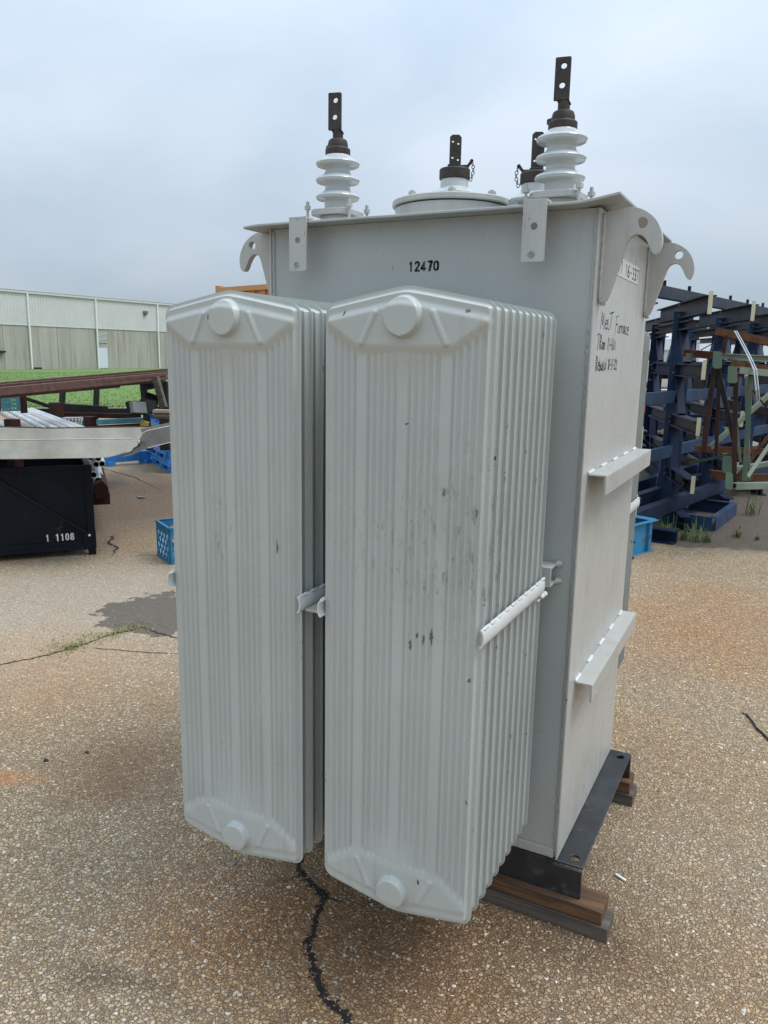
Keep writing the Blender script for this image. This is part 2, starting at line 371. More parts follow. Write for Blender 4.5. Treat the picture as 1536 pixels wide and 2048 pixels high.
    c = mixc(t, math_(t, 'MULTIPLY', far.outputs[0], math_(t, 'SUBTRACT', 1.0, dark)), c, mixc(t, noi(t, P_, 1.5, 5), (.13, .115, .10), (.22, .20, .175)))
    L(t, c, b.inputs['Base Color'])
    b.inputs['Specular IOR Level'].default_value = .28
    L(t, ramp(t, se.outputs[2], [(0, .42), (1, .85)]), b.inputs['Roughness'])
    dome = ramp(t, ed, [(0, 0), (.10, .7), (.3, 1)])
    dome2 = ramp(t, ed2, [(0, 0), (.12, .45), (.3, .6)])
    h = mixc(t, small, dome, dome2); h = mixc(t, 1, h, math_(t, 'ADD', math_(t, 'MULTIPLY', se.outputs[1], .6), .6), 'MULTIPLY')
    h = mixc(t, dark, h, math_(t, 'MULTIPLY', noi(t, P_, 170, 4), .8))
    bump(t, b, h, .85, .006)
    return m
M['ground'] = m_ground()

# ------------------------------------------------------------------ setting
def sheet(name, poly, z, m, **k):
    return MB().add([(p[0], p[1], z) for p in poly], [tuple(range(len(poly)))]).build(name, m, smooth=False, **k)
LE = 700                                   # the lawn ends along this sight line, behind the transformer
def edge_pt(px): return G(px, 815)
gd = Vector((ray(LE, 815).x, ray(LE, 815).y, 0)).normalized()
e1 = edge_pt(LE); e0 = edge_pt(-900); ee = (e0-e1).normalized()
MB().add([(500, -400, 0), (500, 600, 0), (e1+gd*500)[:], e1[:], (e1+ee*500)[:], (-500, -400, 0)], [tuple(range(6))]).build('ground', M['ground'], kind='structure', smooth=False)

# grass field sloping gently down to the warehouse
def m_grass():
    m, t, b = mat('mown_grass'); P_ = pos(t)
    c = mixc(t, noi(t, P_, 1.6, 6, .7), (.080, .145, .028), (.125, .205, .045))
    c = mixc(t, ramp(t, noi(t, P_, 9, 6, .75), [(.4, 0), (.7, 1)]), c, (.14, .235, .05))
    c = mixc(t, ramp(t, noi(t, pos(t, (1, 1, 1)), .25, 4), [(.5, 0), (.7, .6)]), c, (.07, .13, .03))
    L(t, c, b.inputs['Base Color']); b.inputs['Roughness'].default_value = .9; bump(t, b, noi(t, P_, 18, 5, .7), .5, .04); return m
M['grass'] = m_grass()
wl = V(-600, 735, 60); 
A0 = Vector(CAM)+(ray(0, 735)*82.6); A1 = Vector(CAM)+(ray(327, 738)*103)
wd = (A1-A0); wd.z = 0; wlen = wd.length; wd.normalize(); wn_ = Vector((wd.y, -wd.x, 0))   # towards the yard
if wn_.dot(Vector(CAM)-A0) < 0: wn_ = -wn_
Wm = MX((A0.x, A0.y, 0), wd, Z3)
def wz(s): return -.55-.2*(s/wlen)     # terrain height at the wall
# lawn: columns fan out from the yard edge to just behind the wall
def lawn_pt(px, f):
    a = edge_pt(px); d_ = ray(px, 740); t_ = (Vector((A0.x, A0.y, 0))-Vector(CAM)).dot(wn_)/d_.dot(wn_)
    far = Vector(CAM)+d_*t_*1.02; p = a.lerp(far, f)
    k_ = min(1, max(0, (LE-px)/150))
    p.z = (.006+k_*(.05*min(1, f*9)+.05*sin(pi*min(1, f*1.6)) - .80*max(0, (f-.22)/.78)**1.25 + .02*noise.noise(p*.25)*min(1, f*8)))
    return p
gv = []; nx, ny = 64, 40
for j in range(ny+1):
    for i in range(nx+1): gv.append(lawn_pt(-900+(LE+900)*i/nx, (j/ny)**1.3))
MB().add(gv, [(j*(nx+1)+i, j*(nx+1)+i+1, (j+1)*(nx+1)+i+1, (j+1)*(nx+1)+i) for j in range(ny) for i in range(nx)]).build('lawn', M['grass'], kind='structure')
random.seed(4)
gb = MB()
for k in range(12000):
    f = random.random()**1.8*.6; px = random.uniform(-160, 420); p = lawn_pt(px, f)
    an = random.random()*pi; h = random.uniform(.015, .04); ww = random.uniform(.012, .035)*(1+2*f)
    dx = Vector((cos(an), sin(an), 0))*ww
    gb.add([p-Vector((0, 0, .02))-dx, p-Vector((0, 0, .02))+dx, p+Vector((random.uniform(-.05, .05), random.uniform(-.05, .05), h))], [(0, 1, 2)])
gb.build('grass_tufts', M['grass'], kind='stuff', smooth=False, label='short green grass tufts on the lawn below the warehouse', category='grass')

# warehouse --------------------------------------------------------
def m_conc():
    m, t, b = mat('tilt_up_concrete'); P_ = pos(t)
    c = mixc(t, ramp(t, noi(t, pos(t, (1, 1, .12)), .8, 6, .65), [(.35, 0), (.68, 1)]), (.32, .30, .26), (.46, .435, .385))
    c = mixc(t, ramp(t, noi(t, pos(t, (1.3, 1.3, .1)), 1.6, 5), [(.52, 0), (.7, .6)]), c, (.24, .22, .18))
    L(t, c, b.inputs['Base Color']); b.inputs['Roughness'].default_value = .9; return m
M['conc'] = m_conc()
M['clad'] = m_simple('pale_cladding', (.60, .585, .585), .45, var=.05, nscale=.6)
M['trim'] = m_simple('white_trim', (.62, .61, .61), .5, var=.05)
M['steel_grey'] = m_simple('grey_steel', (.16, .17, .17), .5, .2)
B = thing('warehouse', 'long pale warehouse with ribbed cladding above concrete wall beyond the lawn', 'warehouse', (A0.x, A0.y, 0))
BL = Vector((A0.x, A0.y, 0))
def W(mb): return mb
Wl = MX((0, 0, 0), wd, Z3)
z = Wl.to_3x3() @ Vector((0, 0, 1))
sgn = 1 if z.dot(wn_) > 0 else -1     # local z that points to the yard
def wb(mb, s0, s1, h0, h1, d0, d1): # along wall, height, proud of wall
    d0, d1 = sorted((sgn*d0, sgn*d1)); return mb.box(s0, s1, h0, h1, d0, d1, Wl)
S0, S1 = -50, 95; HB, HT = 4.05, 7.45
jx = [-50, -40, -31, -22, -11, -4.2, 0.6, 7.4, 12.8, 16.2, 21.5, 27.0, 31, 37, 43, 50, 57, 65, 73, 80, 88, 95]
for a, b_ in zip(jx, jx[1:]):
    wb(MB(), a+.025, b_-.025, -2.0, HB, -.25, 0).build('wall_panel', M['conc'], B)
wb(MB(), S0, S1, -2.0, HT-.1, -14, -.27).build('building_core', M['conc'], B)
cl = MB(); s = S0; pts = []
while s < S1:
    for dx, dy in ((0, 0), (.09, .04), (.19, .04), (.28, 0)): pts.append((s+dx, .02+dy))
    s += .38
for i, (a, d_) in enumerate(pts):
    cl.v += [Wl @ Vector((a, HB-.02, sgn*d_)), Wl @ Vector((a, HT-.1, sgn*d_))]
cl.f += [(2*i, 2*i+2, 2*i+3, 2*i+1) for i in range(len(pts)-1)]
cl.build('ribbed_cladding', M['clad'], B, smooth=False)
wb(MB(), S0, S1, HT-.12, HT+.14, -.1, .22).build('roof_gutter', M['trim'], B)
wb(MB(), S0, S1, HT+.14, HT+.17, -14, .26).build('roof', M['trim'], B)
wb(MB(), S0, S1, HB-.1, HB-.02, -.01, .07).build('flashing', M['trim'], B)
def spx(px):   # wall coordinate seen at pixel column px
    d_ = ray(px, 700); n = wn_; t_ = (BL-Vector(CAM)).dot(n)/d_.dot(n); p = Vector(CAM)+d_*t_; return (p-BL).dot(wd)
for px in (-130, 60, 194, 316, 430):
    s = spx(px)
    wb(MB(), s-.09, s+.09, -1.0, HT-.12, .07, .24).build('downspout', M['white'], B)
s = spx(63); wb(MB(), s-.05, s+.9, -.75, -.5, .1, .4).build('drain_elbow', M['gasket'], B)
s0, s1 = spx(195.5), spx(214.5)
wb(MB(), s0, s1, -.62, 1.75, -.02, .03).build('door', m_simple('white_door', (.62, .66, .74), .5, var=.04), B)
vf = wb(MB(), s0, s1, 2.3, HB-.35, -.02, .02).build('louvre', M['steel_grey'], B)
for i in range(9):
    h = 2.36+i*(HB-.35-2.36)/9
    wb(MB(), s0+.05, s1-.05, h, h+.07, .02, .09).build('louvre_slat', M['white'], vf)
s = spx(292); wb(wb(MB(), s-.3, s+.3, 6.1, 6.4, .06, .35), s-.2, s+.2, 5.9, 6.1, .06, .3).build('wall_light', M['steel_grey'], B)
s = spx(1); wb(MB(), s-.9, s+.35, 1.05, 1.25, .0, .4).build('pipe_outlet', M['gasket'], B)
for o in list(B.children): o.matrix_parent_inverse = Matrix.Identity(4)

# ------------------------------------------------------------------ transformer
T = thing('transformer', 'large light grey oil-filled power transformer on timber blocks in the foreground', 'transformer')
WD, DP, ZB, ZT = .954, .728, .1795, 1.9095
tk = MB()
tk.box(-WD+.006, -.006, .010, DP-.010, ZB+.004, ZT)
tank = tk.build('tank', M['paint_plain'], T)
sd = MB(); sd.box(-.006, 0, -.001, DP, ZB+.002, ZT-.001)
side = sd.build('side_plate', M['paint_side'], T, bevel=.0015)
MB().box(-WD, -WD+.006, -.001, DP, ZB+.002, ZT-.001).build('side_plate', M['paint_side'], T, bevel=.0015)
# corner weld fillets
def weldline(p, q, r, name='weld_bead', mt=None, seed=0, step=.007, par=T):
    p = Vector(p); q = Vector(q); n = max(2, int((q-p).length/step)); rnd = random.Random(seed)
    pts = [p.lerp(q, i/n)+Vector((rnd.uniform(-.12, .12)*r,)*3) for i in range(n+1)]
    rs = [r*rnd.uniform(.78, 1.15) for _ in pts]; rs[0] = rs[-1] = r*.35
    return MB().tube(pts, rs, 8).build(name, mt or M['paint_plain'], par)
weldline((-.009, .009, ZB+.02), (-.009, .009, ZT-.005), .006, seed=1)
weldline((-WD+.009, .009, ZB+.02), (-WD+.009, .009, ZT-.005), .006, seed=2)
# bottom lip of the front plate
MB().box(-WD+.01, -.012, .002, .010, ZB+.003, ZB+.03).build('bottom_lip', M['paint_side'], T, bevel=.001)
# lid, slightly wavy underside, overhanging
lm = MB(); n = 60; top = []; 
for (y, dz) in ((-.051, 0), (DP+.051, 0)):
    for i in range(n+1):
        x = -WD-.055+(WD+.108)*i/n
        e = max(0, abs((x+WD/2)/(WD/2+.05))-.93)/.07
        up_ = .014*max(0, (x+.045)/.1)**1.2 if x > -.045 else 0
        top.append((x, y, ZT+.001+up_+.0022*noise.noise(Vector((x*5, y, 3)))-(e*.004 if x < -.5 else 0)))
        top.append((x, y, ZT+.008+up_+.0022*noise.noise(Vector((x*5, y, 3)))-(e*.004 if x < -.5 else 0)))
lm.add(top, []); k = 2*(n+1)
for i in range(n):
    a = 2*i; lm.f += [(a, a+2, a+3, a+1), (k+a, k+a+1, k+a+3, k+a+2), (a, k+a, k+a+2, a+2), (a+1, a+3, k+a+3, k+a+1)]
lm.f += [(0, 1, k+1, k), (2*n, k+2*n, k+2*n+1, 2*n+1)]
lid = lm.build('lid', M['paint_plain'], T, bevel=.0015)
# hanger tabs welded to the lid edge
for x0, x1 in ((-.845, -.789), (-.172, -.114)):
    zt_, zb_ = 1.9215, 1.783; cx = (x0+x1)/2
    me = flat([[(x0, zb_+.003), (x0+.004, zb_), (x1-.004, zb_), (x1, zb_+.003), (x1, zt_), (x0, zt_)], circ(cx, 1.865, .0085), circ(cx-.003, 1.799, .0085)], .006, MX((0, -.0555, 0), X3, Z3))
    MB().mesh(me).box(x0, x1, -.0585, -.02, zt_-.0005, zt_+.0055).build('hanger_tab', M['side_tab'] if 'side_tab' in M else M['paint_side'], T, bevel=.001)
# lifting hooks
hook = [(-.001, 1.903), (.03, 1.905), (.062, 1.912), (.093, 1.903), (.121, 1.882), (.137, 1.853), (.141, 1.822), (.131, 1.798), (.119, 1.803), (.106, 1.832), (.092, 1.847), (.078, 1.849), (.064, 1.840), (.056, 1.816), (.036, 1.746), (.022, 1.700), (.012, 1.692), (-.001, 1.692)]
hp = smoothpoly(hook, 2)
def mkhook(y, mir, seed):
    pts = [((-WD-x) if mir else x, z_) for x, z_ in hp]
    hx = -WD-.092 if mir else .092
    me = flat([pts, circ(hx, 1.873, .0125, 24)], .021, MX((0, y, 0), X3, Z3))
    h = MB().mesh(me).build('lifting_hook', M['paint_side'], T, bevel=.005)
    sx_ = -1 if mir else 1; xb = -WD if mir else 0
    for sy in (-1, 1):
        b_ = weldline((xb+sx_*.004, y+sy*.0115, 1.70), (xb+sx_*.004, y+sy*.0115, 1.90), .0055, seed=seed+sy, par=h, mt=M['paint_side'])
    weldline((xb+sx_*.006, y-.004, 1.687), (xb+sx_*.012, y+.006, 1.697), .009, seed=seed+5, par=h, mt=M['paint_side'])
for i, (y, mi) in enumerate(((.04, False), (.68, False), (.05, True), (.68, True))): mkhook(y, mi, 10*i)

# shelf angles on the right side plate
def shelf(y0, y1, z0, z1, name='shelf_angle'):
    p = Vector((.0245, y0, z0)); q = Vector((.0245, y1, z1)); t_ = .005
    mb = MB().beam(p, q, .049, t_, Z3, 0, -t_/2)
    mb.beam(p+Vector((.0215, 0, 0)), q+Vector((.0215, 0, 0)), t_+.001, .050, Z3, .0005, -.0275-.0005)
    s_ = mb.build(name, M['paint_side'], T, bevel=.0012)
    for k_ in range(5):
        a = k_/4*.9+.0; b_ = a+.085
        weldline((.003, y0+(y1-y0)*a, z0+(z1-z0)*a+.002), (.003, y0+(y1-y0)*b_, z0+(z1-z0)*b_+.003), .0055, mt=M['weld'], seed=40+k_, par=s_)
shelf(.049, .735, 1.266, 1.266); shelf(.064, .715, .690, .706)

# ------- radiators
ZST, ZPT, ZSB, ZPB = 1.6555, 1.6925, .3185, .2835
HW = .1905
def prof_top(x, drop=0):
    ax = abs(x); v = ZST+.004+(ZPT-ZST)*(1-sqrt((ax/HW)**2+.006)+.02)
    r = .022
    if ax > HW-r: v -= r*(1-sqrt(max(0, 1-((ax-(HW-r))/r)**2)))
    return v
def prof_bot(x):
    ax = abs(x); v = ZSB-.004-(ZSB-ZPB)*(1-sqrt((ax/HW)**2+.006)+.02)
    r = .022
    if ax > HW-r: v += r*(1-sqrt(max(0, 1-((ax-(HW-r))/r)**2)))
    return v
def sst(a, b, x):
    t_ = min(1, max(0, (x-a)/(b-a))); return t_*t_*(3-2*t_)
def seg(px, pz, ax, az, bx, bz):
    dx, dz = bx-ax, bz-az; t_ = max(0, min(1, ((px-ax)*dx+(pz-az)*dz)/(dx*dx+dz*dz))); return math.hypot(px-ax-t_*dx, pz-az-t_*dz)
# flute pattern across the half width (metres from centre): narrow flutes with wide flats between
def flute(x):
    for c0 in (-.098, -.003, .093):
        if abs(x-c0) < .0155: return .85*sst(.0155, .0115, abs(x-c0))
    return .5-.5*cos(2*pi*(x+.0035)/.0157)
def height(x, z_, full=True):
    ed = min(HW-abs(x), prof_top(x)-z_, z_-prof_bot(x))
    body = .0105*sst(.0075, .0135, ed)
    if not full: return body
    # header zones
    h = body
    for up in (1, -1):
        zc = (ZST-.022) if up > 0 else (ZSB+.022)
        zz = (z_-zc)*up         # + towards the tip
        lower = -.008-.058*sst(.185, .10, abs(x)) if abs(x) > .10 else -.066
        lower = -.012-.052*min(1, max(0, (.185-abs(x))/.080))
        inner = (prof_top(x)-.024-z_) if up > 0 else (z_-prof_bot(x)-.024)
        a = sst(0, .017, inner)*sst(lower-.012, lower+.012, zz)*sst(.188, .172, abs(x))
        if zz > lower-.02:
            amp = .0075 if up > 0 else .0022
            h = body + amp*a
            # boss
            r_ = math.hypot(x, zz)
            h += (.016 if up > 0 else .018)*sst((.0425 if up > 0 else .0385), (.0375 if up > 0 else .034), r_)
            for s_ in (-1, 1):
                d_ = seg(x, zz, s_*.064, .008, s_*.094, -.052); h += (.0038 if up > 0 else .0026)*sst(.009, .002, d_)*(1 if r_ > .045 else 0)
    # flutes between the headers
    zt_ = ZST-.022-.012-.052*min(1, max(0, (.185-abs(x))/.080)); zb_ = ZSB+.022+.012+.052*min(1, max(0, (.185-abs(x))/.080))
    m_ = sst(zt_-.003, zt_-.022, z_)*sst(zb_+.003, zb_+.022, z_)*sst(.184, .176, abs(x))
    h -= .0056*m_*(1-flute(x))
    return h
def panel_mesh(name, full):
    if full:
        nc = 200; xs = [-HW+2*HW*i/nc for i in range(nc+1)]
        xs += [s_*(HW-.0006) for s_ in (-1, 1)]+[s_*(HW-.00025) for s_ in (-1, 1)]; xs = sorted(set(xs))
    else:
        xs = sorted(set([s_*a for s_ in (-1, 1) for a in (0, .05, .1, .15, HW-.022, HW-.0135, HW-.0115, HW-.0095, HW-.0075, HW-.007, HW-.004, HW-.0015, HW-.0004, HW)]))
    if full: tz = [.13*i/58 for i in range(59)]
    else: tz = [0, .0075, .0095, .0115, .0135, .03]
    def rows(x):
        t1 = prof_top(x); b1 = prof_bot(x)
        return [b1+q for q in tz]+([b1+(t1-b1)*f for f in ((.15, .25, .35, .5, .65, .75, .85) if full else (.3, .5, .7))])+[t1-q for q in reversed(tz)]
    R_ = [rows(x) for x in xs]; nr = len(R_[0]); vs = []; fs = []
    for x, rr in zip(xs, R_):
        for z_ in rr: vs.append((x, -(.0012+height(x, z_, full)), z_))
    nb = len(vs)
    for x, rr in zip(xs, R_):
        for z_ in rr: vs.append((x, .0012+height(x, z_, False), z_))
    ncol = len(xs)
    for i in range(ncol-1):
        for j in range(nr-1):
            a = i*nr+j; q = (a, a+nr, a+nr+1, a+1); fs.append(q); fs.append(tuple(nb+v for v in reversed(q)))
    bd = [i*nr for i in range(ncol)]+[(ncol-1)*nr+j for j in range(1, nr)]+[i*nr+nr-1 for i in range(ncol-2, -1, -1)]+[j for j in range(nr-2, 0, -1)]
    for i in range(len(bd)):
        a, b_ = bd[i], bd[(i+1) % len(bd)]; fs.append((a, nb+a, nb+b_, b_))
    me = bpy.data.meshes.new(name); me.from_pydata(vs, [], fs); me.update()
    for p in me.polygons: p.use_smooth = True
    me.set_sharp_from_angle(angle=rad(50)); me.materials.append(M['paint'])
    return me
pf = panel_mesh('radiator_panel_front', True); pc = panel_mesh('radiator_panel', False)
YF, YB = -.510, -.098; NP = 10
def radiator(cx, rear=False):
    par = MB()
    s_ = 1
    for zc in (ZST-.022, ZSB+.022):
        if rear: par.lathe([(.034, 0), (.034, .50)], (cx, DP-.005, zc), 24, Y3)
        else: par.lathe([(.034, 0), (.034, .50)], (cx, -.495, zc), 24, Y3)
    r_ = par.build('radiator', M['paint'], T)
    for k_ in range(NP):
        y = YF+(YB-YF)*k_/(NP-1)
        o = link('radiator_panel', pf if k_ == 0 else pc, r_)
        if rear:
            o.location = (cx, DP-y, 0); o.rotation_euler = (0, 0, pi)
        else: o.location = (cx, y, 0)
    return r_
RX = (-.2545, -.6993)
rads = [radiator(x) for x in RX]+[radiator(x, True) for x in RX]
# brace strips down the outer edges of each radiator, welded panel by panel
def brace(x, sgn_, z0=.993, yf=-.532, yb=-.092, par=None, far=False):
    h = .020; n = 8; a = []
    for k_ in range(n+1):
        t_ = pi*k_/n; a.append((x+sgn_*(.0015+.0075*sin(t_)), z0+h*cos(t_)))
    inn = [(p[0]-sgn_*.003, p[1]*.9+z0*.1) for p in reversed(a)]
    pts = a+inn
    f_ = MB().prism([(p[0], yf, p[1]) for p in pts], (0, yb-yf, 0))
    o = f_.build('brace_strip', M['weld'], T, bevel=0)
    for k_ in range(NP):
        y = YF+(YB-YF)*k_/(NP-1)+(0 if not far else DP-2*(YF+(YB-YF)*k_/(NP-1)))
        weldline((x+sgn_*.004, y-.017, z0+h-.001), (x+sgn_*.004, y+.017, z0+h-.001), .0038, seed=k_+int(x*100), par=o, mt=M['weld'], step=.005)
for cx in RX:
    brace(cx+HW, 1); brace(cx-HW, -1)
    brace(cx+HW, 1, yf=DP+.092, yb=DP+.532, far=True)
# flat spacer between the two radiators, brackets on the tank
MB().box(-.7+HW+.013, -.2545-HW-.013, -.515, -.09, .975, .981).build('brace_spacer', M['paint_side'], T, bevel=.001)
br = MB()
br.box(-WD+.05, -.052, -.055, -.049, .980, 1.032)             # web of the channel
br.box(-WD+.05, -.052, -.049, .009, 1.026, 1.032).box(-WD+.05, -.052, -.049, .009, .980, .986)
br.build('brace_channel', M['paint_plain'], T, bevel=.001)
for zc in (1.030, .984): weldline((-.060, .004, zc), (-.036, .004, zc+.002), .010, seed=7, mt=M['paint_side'])
MB().box(-.112, -.064, -.115, -.045, .955, .960).box(-.109, -.103, -.115, -.05, .960, .992).build('brace_bracket', M['weld'], T, bevel=.001)
weldline((-.062, -.098, .965), (-.062, -.055, .965), .007, seed=9, mt=M['weld'])

# ------- base skid: black bent plate under the tank
bs = MB(); e = .071
def plate_holes(): 
    return flat([[(-WD-e, 0), (e, 0), (e, DP-.004), (-WD-e, DP-.004)], circ(.040, .036, .0135), circ(.040, DP-.045, .0135), circ(-WD-.04, .036, .0135), circ(-WD-.04, DP-.045, .0135)], .007, MX((0, .004, ZB-.0045), X3, Y3))
bs.mesh(plate_holes())
bs.prism([(-WD-e, .004, .085), (e, .004, .085), (e, .004, ZB-.009), (.01, .004, ZB-.009), (-.02, .004, ZB-.009), (-WD-e, .004, ZB-.009)], (0, -.008, 0))
bs.box(-WD-e, e, DP-.004, DP+.004, .085, ZB-.009)
bs.build('base_skid', M['black'], T, bevel=.002)
# the front lip rises in a notch against the tank
MB().prism([(-WD+.02, -.004, ZB-.012), (-.006, -.004, ZB-.012), (-.035, -.004, ZB+.0015), (-WD+.05, -.004, ZB+.0015)], (0, .0055, 0)).build('base_lip', M['black'], T)

# timbers under the skid
def timber(x0, x1, y0, y1, z0, z1, mt, label, ang=0):
    cx, cy = (x0+x1)/2, (y0+y1)/2; mb = MB(); n_ = 24; rnd = random.Random(int(x1*1000)+int(z0*100))
    hl, hw_, hh = (x1-x0)/2, (y1-y0)/2, (z1-z0)/2
    ring = []
    for i in range(n_+1):
        x = -hl+2*hl*i/n_; j_ = [rnd.uniform(-.0012, .0012) for _ in range(4)]
        ring += [(x, -hw_+j_[0], -hh), (x, hw_+j_[1], -hh), (x, hw_+j_[2], hh+j_[3]*.5), (x, -hw_+j_[0], hh+j_[1]*.5)]
    mb.add(ring, [(i*4+k_, i*4+(k_+1) % 4, (i+1)*4+(k_+1) % 4, (i+1)*4+k_) for i in range(n_) for k_ in range(4)]+[(3, 2, 1, 0), (n_*4, n_*4+1, n_*4+2, n_*4+3)])
    o = mb.build('timber_block', mt, bevel=.002)
    o.location = (cx, cy, z0+hh); o.rotation_euler = (0, 0, rad(ang)); return tag(o, label, 'timber', 'timber blocks under the transformer')
timber(-1.06, .137, -.026, .062, .0435, .0845, M['wood'], 'brown upper timber board under the front of the black skid')
timber(-1.02, .156, -.030, .058, 0.0, .043, M['wood_grey'], 'grey weathered lower board on the ground under the front of the skid')
timber(-1.0, .080, .685, .775, .0435, .0845, M['wood'], 'brown upper timber board end under the rear of the black skid', .5)
timber(-1.02, .094, .675, .765, 0.0, .043, M['wood_grey'], 'grey lower board end on the ground under the rear of the skid', 1)

# ------- bushings
LT = ZT+.011
def strap_holes(w_, h_, holes, t_=.008):
    c = .15*w_
    return flat([[(-w_/2, 0), (w_/2, 0), (w_/2, h_-.002), (w_/2-.002, h_), (-w_/2+.002, h_), (-w_/2, h_-.002)]]+[circ(hx, hz, hr) for hx, hz, hr in holes], t_)
def hv_bushing(x, y, ang, spade_lean=0):
    z0 = LT
    rb = .036; rs = .0635
    prof = [(rb*1.06, z0), (rb*1.06, z0+.070)]
    for zc in (z0+.082, z0+.128, z0+.173):
        prof += [(rb, zc-.016), (rb+.004, zc-.010), (rs-.014, zc-.008), (rs-.003, zc-.006), (rs, zc), (rs-.003, zc+.005), (rs-.012, zc+.0095), (rb+.006, zc+.015), (rb+.001, zc+.020)]
    prof += [(rb-.001, z0+.196)]
    bu = MB().lathe(prof, (x, y, 0), 48).build('bushing', M['porcelain'], T)
    # clamp flange: rounded square plate
    Rm = Matrix.Translation((x, y, 0)) @ Matrix.Rotation(rad(ang), 4, 'Z')
    me = flat([[(-.062, -.045), (-.045, -.062), (.045, -.062), (.062, -.045), (.062, .045), (.045, .062), (-.045, .062), (-.062, .045)]], .016, Rm @ Matrix.Translation((0, 0, z0+.036)))
    MB().mesh(me).lathe([(.05, z0), (.05, z0+.028)], (x, y, 0), 24).build('bushing_flange', M['paint_side'], bu, bevel=.002)
    for a, b_ in ((1, 1), (1, -1), (-1, 1), (-1, -1)):
        p = Rm @ Vector((a*.068, b_*.055, z0)); MB().lathe([(.004, 0), (.004, .066)], p, 8).hexbolt(p+Vector((0, 0, .044)), .010, .010, .010).build('bolt', M['paint_side'], bu)
    cap = MB().lathe([(.034, z0+.192), (.036, z0+.195), (.036, z0+.212), (.034, z0+.214), (.029, z0+.216), (.029, z0+.226), (.026, z0+.236), (.020, z0+.240)], (x, y, 0), 28)
    cap.lathe([(.0245, z0+.214), (.0245, z0+.232)], (x, y, 0), 6)
    Rm2 = Matrix.Translation((x, y, z0)) @ Matrix.Rotation(rad(-28+ang), 4, 'Z')
    cap.box(-.048, -.015, -.010, .010, .217, .230, Rm2)
    cap.lathe([(.015, z0+.235), (.015, z0+.262)], (x, y, 0), 16)
    cap.build('bushing_cap', M['bronze'], bu, bevel=.001)
    # offset flat spade with two holes
    SM = Matrix.Translation((x, y, z0+.262)) @ Matrix.Rotation(rad(12+ang), 4, 'Z')
    me = strap_holes(.038, .098, [(.0, .034, .0072), (.002, .078, .0072)], .009)
    sp = MB().mesh(me, SM @ MX((-.006, -.010, 0), X3, Z3))
    sp.prism([SM @ Vector(p) for p in ((-.012, .006, -.008), (-.012, -.006, -.008), (-.020, -.0145, .004), (-.020, -.0055, .006))], (SM.to_3x3() @ Vector((.030, 0, 0))))
    sp.build('terminal_spade', M['bronze'], bu, bevel=.0012)
hv_bushing(-.786, .105, 2); hv_bushing(-.133, .105, -2)

def lv_bushing(x, y, zb_, ang, chain=1, spade=.088, lathe_h=0):
    prof = [(.045, zb_), (.045, zb_+.012), (.06, zb_+.014), (.072, zb_+.018), (.075, zb_+.024), (.070, zb_+.030), (.055, zb_+.036), (.042, zb_+.044), (.040, zb_+.070)]
    bu = MB().lathe(prof, (x, y, 0), 44).build('bushing', M['porcelain'], T)
    z1 = zb_+.066
    cap = MB().lathe([(.042, z1), (.045, z1+.003), (.045, z1+.028), (.042, z1+.031), (.020, z1+.034)], (x, y, 0), 28)
    Rm = Matrix.Translation((x, y, z1)) @ Matrix.Rotation(rad(ang), 4, 'Z')
    cap.box(-.018, .018, -.018, .018, .028, .042, Rm); cap.box(.018*chain, .040*chain, -.008, .008, .026, .040, Rm) if chain > 0 else cap.box(-.040, -.018, -.008, .008, .026, .040, Rm)
    cap.tube([Rm @ Vector((chain*.036, 0, .034)), Rm @ Vector((chain*.052, 0, .054))], .0045, 8)
    cap.build('bushing_cap', M['bronze'], bu, bevel=.0012)
    me = flat([[(-.017, 0), (.017, 0), (.017, spade-.008), (.010, spade), (-.010, spade), (-.017, spade-.006)], circ(-.008, .026, .0034), circ(.008, .020, .0034), circ(-.008, spade-.018, .0034), circ(.008, spade-.024, .0034)], .010)
    MB().mesh(me, Rm @ MX((0, 0, .036), Vector((1, .25, 0)), Z3)).build('terminal_spade', M['bronze'], bu, bevel=.0012)
    ch = MB()
    for k_ in range(7):
        p = Rm @ Vector((chain*(.050+.006*sin(k_*.55)), -.004, .050-k_*.0085))
        ch.torus(p, .0046, .0012, Matrix.Rotation(rad(90), 3, 'X') @ Matrix.Rotation(rad(90*(k_ % 2)), 3, 'Y') if k_ % 2 == 0 else Matrix.Rotation(rad(90), 3, 'Y'), 10, 5, 1.0)
    ch.build('chain', M['bronze'], bu)
# turret cover with ring, gap and bolts
tx, ty = -.508, .30
tu = MB().lathe([(.168, LT), (.168, LT+.060)], (tx, ty, 0), 64).build('turret', M['paint_side'], T)
MB().lathe([(.160, LT+.060), (.160, LT+.064)], (tx, ty, 0), 64).build('gasket', M['gasket'], tu)
MB().lathe([(.174, LT+.064), (.177, LT+.067), (.177, LT+.078), (.174, LT+.081)], (tx, ty, 0), 64).build('cover_ring', M['paint_side'], tu, ang=25)
for k_ in range(8):
    a = rad(22+45*k_); MB().hexbolt((tx+.158*cos(a), ty+.158*sin(a), LT+.081), .012, .010, .004).build('bolt', M['paint_side'], tu)
lv_bushing(tx+.005, ty, LT+.078, 10, 1, .088)
lv_bushing(-.245, .27, LT+.040, 10, -1, .10)
MB().lathe([(.055, LT), (.055, LT+.040)], (-.245, .27, 0), 32).build('bushing_flange', M['paint_side'], T)

